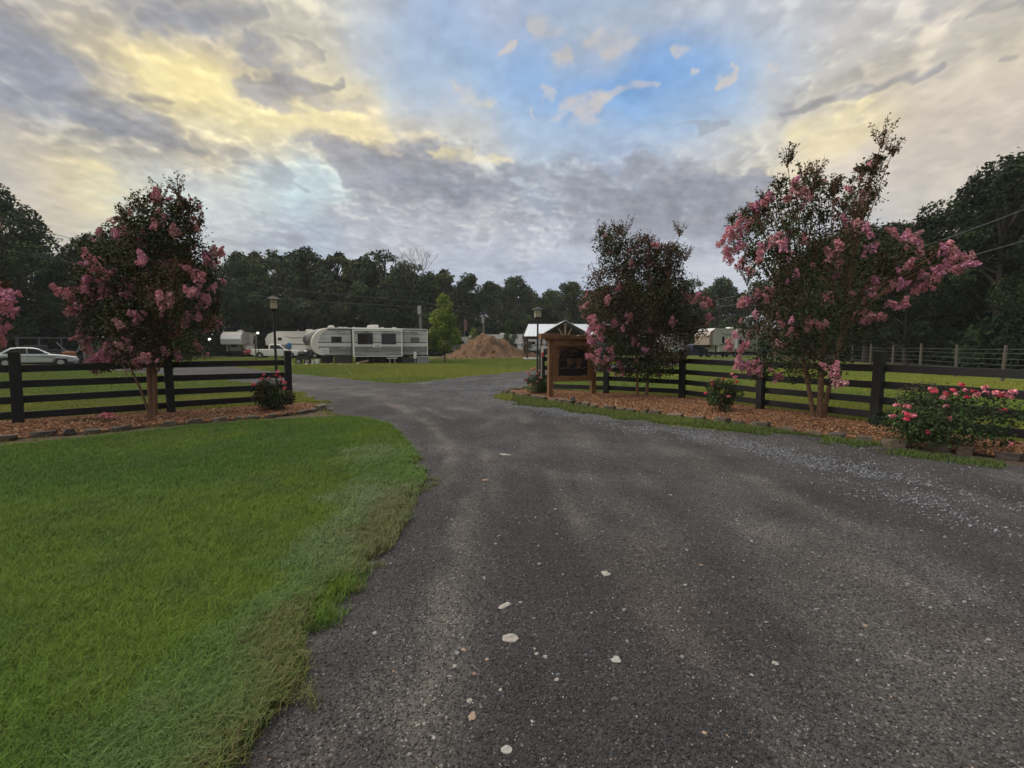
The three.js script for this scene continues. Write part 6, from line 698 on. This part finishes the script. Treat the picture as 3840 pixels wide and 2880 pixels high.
// ------------------------------------------------------------------ utility poles, wires, flag, far lamps, wire fence, marker post
{
  const grey = mat([0.34, 0.35, 0.36], 0.55), pole = mat([0.22, 0.20, 0.18], 0.9), wire = mat([0.08, 0.085, 0.09], 0.6);
  const upole = (label, x, z, H, b) => { const t = thing('utility_pole', label, 'utility pole', x, hgt(x, z), z, 0.2, 'service poles in the camp'); part('pole', cyl(0.07, 0.055, H, 10, 0, H / 2 - 0.3, 0), pole, t); const m = part('meter_box', rbox(0.4, 0.85, 0.3, 0.06, -0.12, b, 0.15), grey, t); part('box_lid', rbox(0.34, 0.1, 0.34, 0.03, -0.12, b + 0.44, 0.15), grey, m); part('conduit', join([cyl(0.03, 0.03, b - 0.4, 8, -0.1, (b - 0.4) / 2, 0.1), cyl(0.02, 0.02, b - 0.6, 8, 0.12, (b - 0.6) / 2, 0.04)]), grey, t); return t; };
  upole('grey service pole with a transformer box rising behind the striped trailer roof', -10.1, -52, 6.2, 5.5); upole('thin service pole with a grey box behind the dirt mound', -4.6, -76, 6.6, 5.6);
  const run = (label, pts) => { const t = thing('power_line', label, 'power line', 0, 0, 0, 0, 'overhead wires'); part('wire', tube(pts, 0.022, 0.022, 40, 5), wire, t); };
  run('upper wire dropping from the picture edge across the wood to the service pole', [[-46, 13.2, -38], [-36, 10.2, -44], [-24, 7.6, -49], [-10.1, 6.4, -52], [-8, 6.35, -60], [-4.6, 6.2, -76]]);
  run('lower wire dropping from the picture edge across the wood to the service pole', [[-46, 10.4, -38], [-36, 8.3, -44], [-24, 6.5, -49], [-10.1, 5.8, -52], [-7.6, 5.7, -62], [-4.6, 5.7, -76]]);
  run('upper wire slanting down in front of the dark wood at the fence', [[29, 10.0, -22], [25.5, 8.1, -25.5], [22, 6.6, -29], [17.5, 5.4, -34], [10, 4.6, -46]]); run('lower wire slanting down in front of the dark wood at the fence', [[29, 8.0, -22], [25.5, 6.6, -25.5], [22, 5.5, -29], [17.5, 4.7, -34], [10, 4.3, -46]]);
  let t = thing('flag_pole', 'faded red and white flag hanging limp on a pole behind the dirt mound', 'flag', -7.5, hgt(-7.5, -74), -74, 0); part('pole', cyl(0.04, 0.03, 5.8, 8, 0, 2.9, 0), grey, t); part('flag', (() => { const g = new THREE.PlaneGeometry(0.55, 1.7, 8, 12), p = g.attributes.position; for (let i = 0; i < p.count; i++) p.setXYZ(i, p.getX(i) * 0.6 + 0.2, p.getY(i) + 4.7, Math.sin(p.getX(i) * 16) * 0.1); g.computeVertexNormals(); return g; })(), mat(0xffffff, 0.8, { side: THREE.DoubleSide, map: dataTex(64, 64, (u, v, i) => (Math.floor(u * 7) % 2 ? [0.62, 0.58, 0.55] : [0.5, 0.16, 0.15])) }), t);
  // lit globe lamps of the camp
  const glow = new THREE.MeshStandardMaterial({ color: col(0.9, 0.88, 0.75), emissive: col(1, 0.93, 0.72), emissiveIntensity: 1.1 });
  const globe = (label, x, z, H) => { const o = thing('globe_lamp', label, 'lamp post', x, hgt(x, z), z, 0, 'lit camp lamps'); part('pole', cyl(0.045, 0.035, H, 8, 0, H / 2, 0), M.black, o); part('lamp_globe', new THREE.SphereGeometry(0.14, 14, 10).translate(0, H + 0.15, 0), glow, o); part('collar', cyl(0.08, 0.06, 0.06, 8, 0, H, 0), M.black, o); const p = new THREE.PointLight(col(1, 0.9, 0.65), 1.6, 0, 2); p.position.set(0, H + 0.15, 0); p.castShadow = true; p.shadow.radius = 6; p.name = 'lamp_light'; o.add(p); };
  globe('lit round lamp beside the lantern post, above the white pickup', -31.2, -60.6 + 3, 2.95); globe('lit round lamp by the white camper under the trees', -34.2, -53, 2.1); globe('lit round lamp glowing through the bushy crape myrtle', 14.5, -54, 2.6);
  t = thing('lamp_post', 'slender camp lantern post on the grass near the white pickup', 'lamp post', -27.4, hgt(-27.4, -50), -50, 0.3); part('pole', cyl(0.045, 0.035, 2.6, 8, 0, 1.3, 0), M.black, t); const ln = part('lantern', join([box(0.26, 0.03, 0.26, 0, 2.6, 0), box(0.3, 0.05, 0.3, 0, 2.98, 0), ...[[-1, -1], [1, -1], [1, 1], [-1, 1]].map(([a, b]) => box(0.025, 0.36, 0.025, a * 0.115, 2.79, b * 0.115))]), M.black, t); part('pane', box(0.21, 0.33, 0.21, 0, 2.79, 0), mat([0.5, 0.48, 0.4], 0.5), ln);
  t = thing('marker_post', 'wooden marker post with a small blue box and white disc before the trailer', 'marker post', -14.6, hgt(-14.6, -30.7), -30.7, 0.3); part('post', box(0.12, 1.55, 0.1, 0, 0.72, 0), mat([0.10, 0.075, 0.055], 0.9), t); part('blue_box', rbox(0.27, 0.3, 0.16, 0.04, 0, 1.55, 0.02), mat([0.04, 0.16, 0.36], 0.5), t); part('box_top', rbox(0.2, 0.06, 0.12, 0.02, 0, 1.72, 0.02), mat([0.05, 0.2, 0.42], 0.5), t); part('disc', cyl(0.11, 0.11, 0.02, 18, 0.02, 1.22, 0.06, Math.PI / 2), mat([0.6, 0.6, 0.57], 0.6), t);
  // wire fence before the dark wood
  const f = thing('wire_fence', 'wire fence on weathered round posts before the dark wood', 'fence'), wp = mat([0.085, 0.075, 0.062], 0.95), P = []; for (let n = -3; n < 9; n++) { const x = 21.0 + 1.12 * n, z = -(6 + n) * 3.32; P.push([x, z]); const H = 1.56 + ((n * 37) % 5) * 0.03; part('post', cyl(0.07, 0.06, H + 0.3, 9, x, hgt(x, z) + H / 2 - 0.15, z, 0, ((n * 13) % 7 - 3) * 0.008), wp, f); }
  for (const h of [0.25, 0.48, 0.72, 0.96, 1.2, 1.38]) part('wire', tube(P.map(([x, z], i) => [x, hgt(x, z) + h + ((i * 7) % 3) * 0.012, z]), 0.006, 0.006, 40, 4), mat([0.11, 0.11, 0.11], 0.7), f);
  t = thing('tarp_bundle', 'pale blue tarp over a heap of gear beside the dark blue pickup', 'tarp', 21.9, hgt(21.9, -62), -62, 0.3); part('cover', rock(55, 0.95, 0.6, 0.7, 3, 0).translate(0, 0.62, 0), mat([0.34, 0.46, 0.5], 0.6), t); part('crate', box(1.4, 0.7, 0.9, 0, 0.35, 0), M.dark, t);
  // dead tree in the skyline
  const r = rngOf(44), lim = [], grow = (a, dir, L, rad, dep) => { const b = a.map((v, i) => v + dir[i] * L); lim.push(tube([a, a.map((v, i) => (v + b[i]) / 2 + (r() - 0.5) * L * 0.12), b], rad, rad * 0.6, 4, 5)); if (dep > 0) for (let k = 0; k < 3; k++) { const u = unit(r), d = [dir[0] + u[0] * 0.75, dir[1] + Math.abs(u[1]) * 0.4, dir[2] + u[2] * 0.75], m = Math.hypot(...d); grow(b, d.map((v) => v / m), L * 0.68, rad * 0.55, dep - 1); } };
  grow([0, -0.2, 0], [0.05, 1, 0], 6.5, 0.2, 5); t = thing('bare_tree', 'leafless grey tree standing up in the skyline of the wood', 'tree', -16.4, 0, -78, 0); part('branches', join(lim), mat([0.2, 0.18, 0.16], 0.95), t);
}

// a trace of evening haze over the field
scene.fog = new THREE.FogExp2(new THREE.Color(0.80, 0.84, 0.90), 0.0004);

renderer.render(scene, camera);
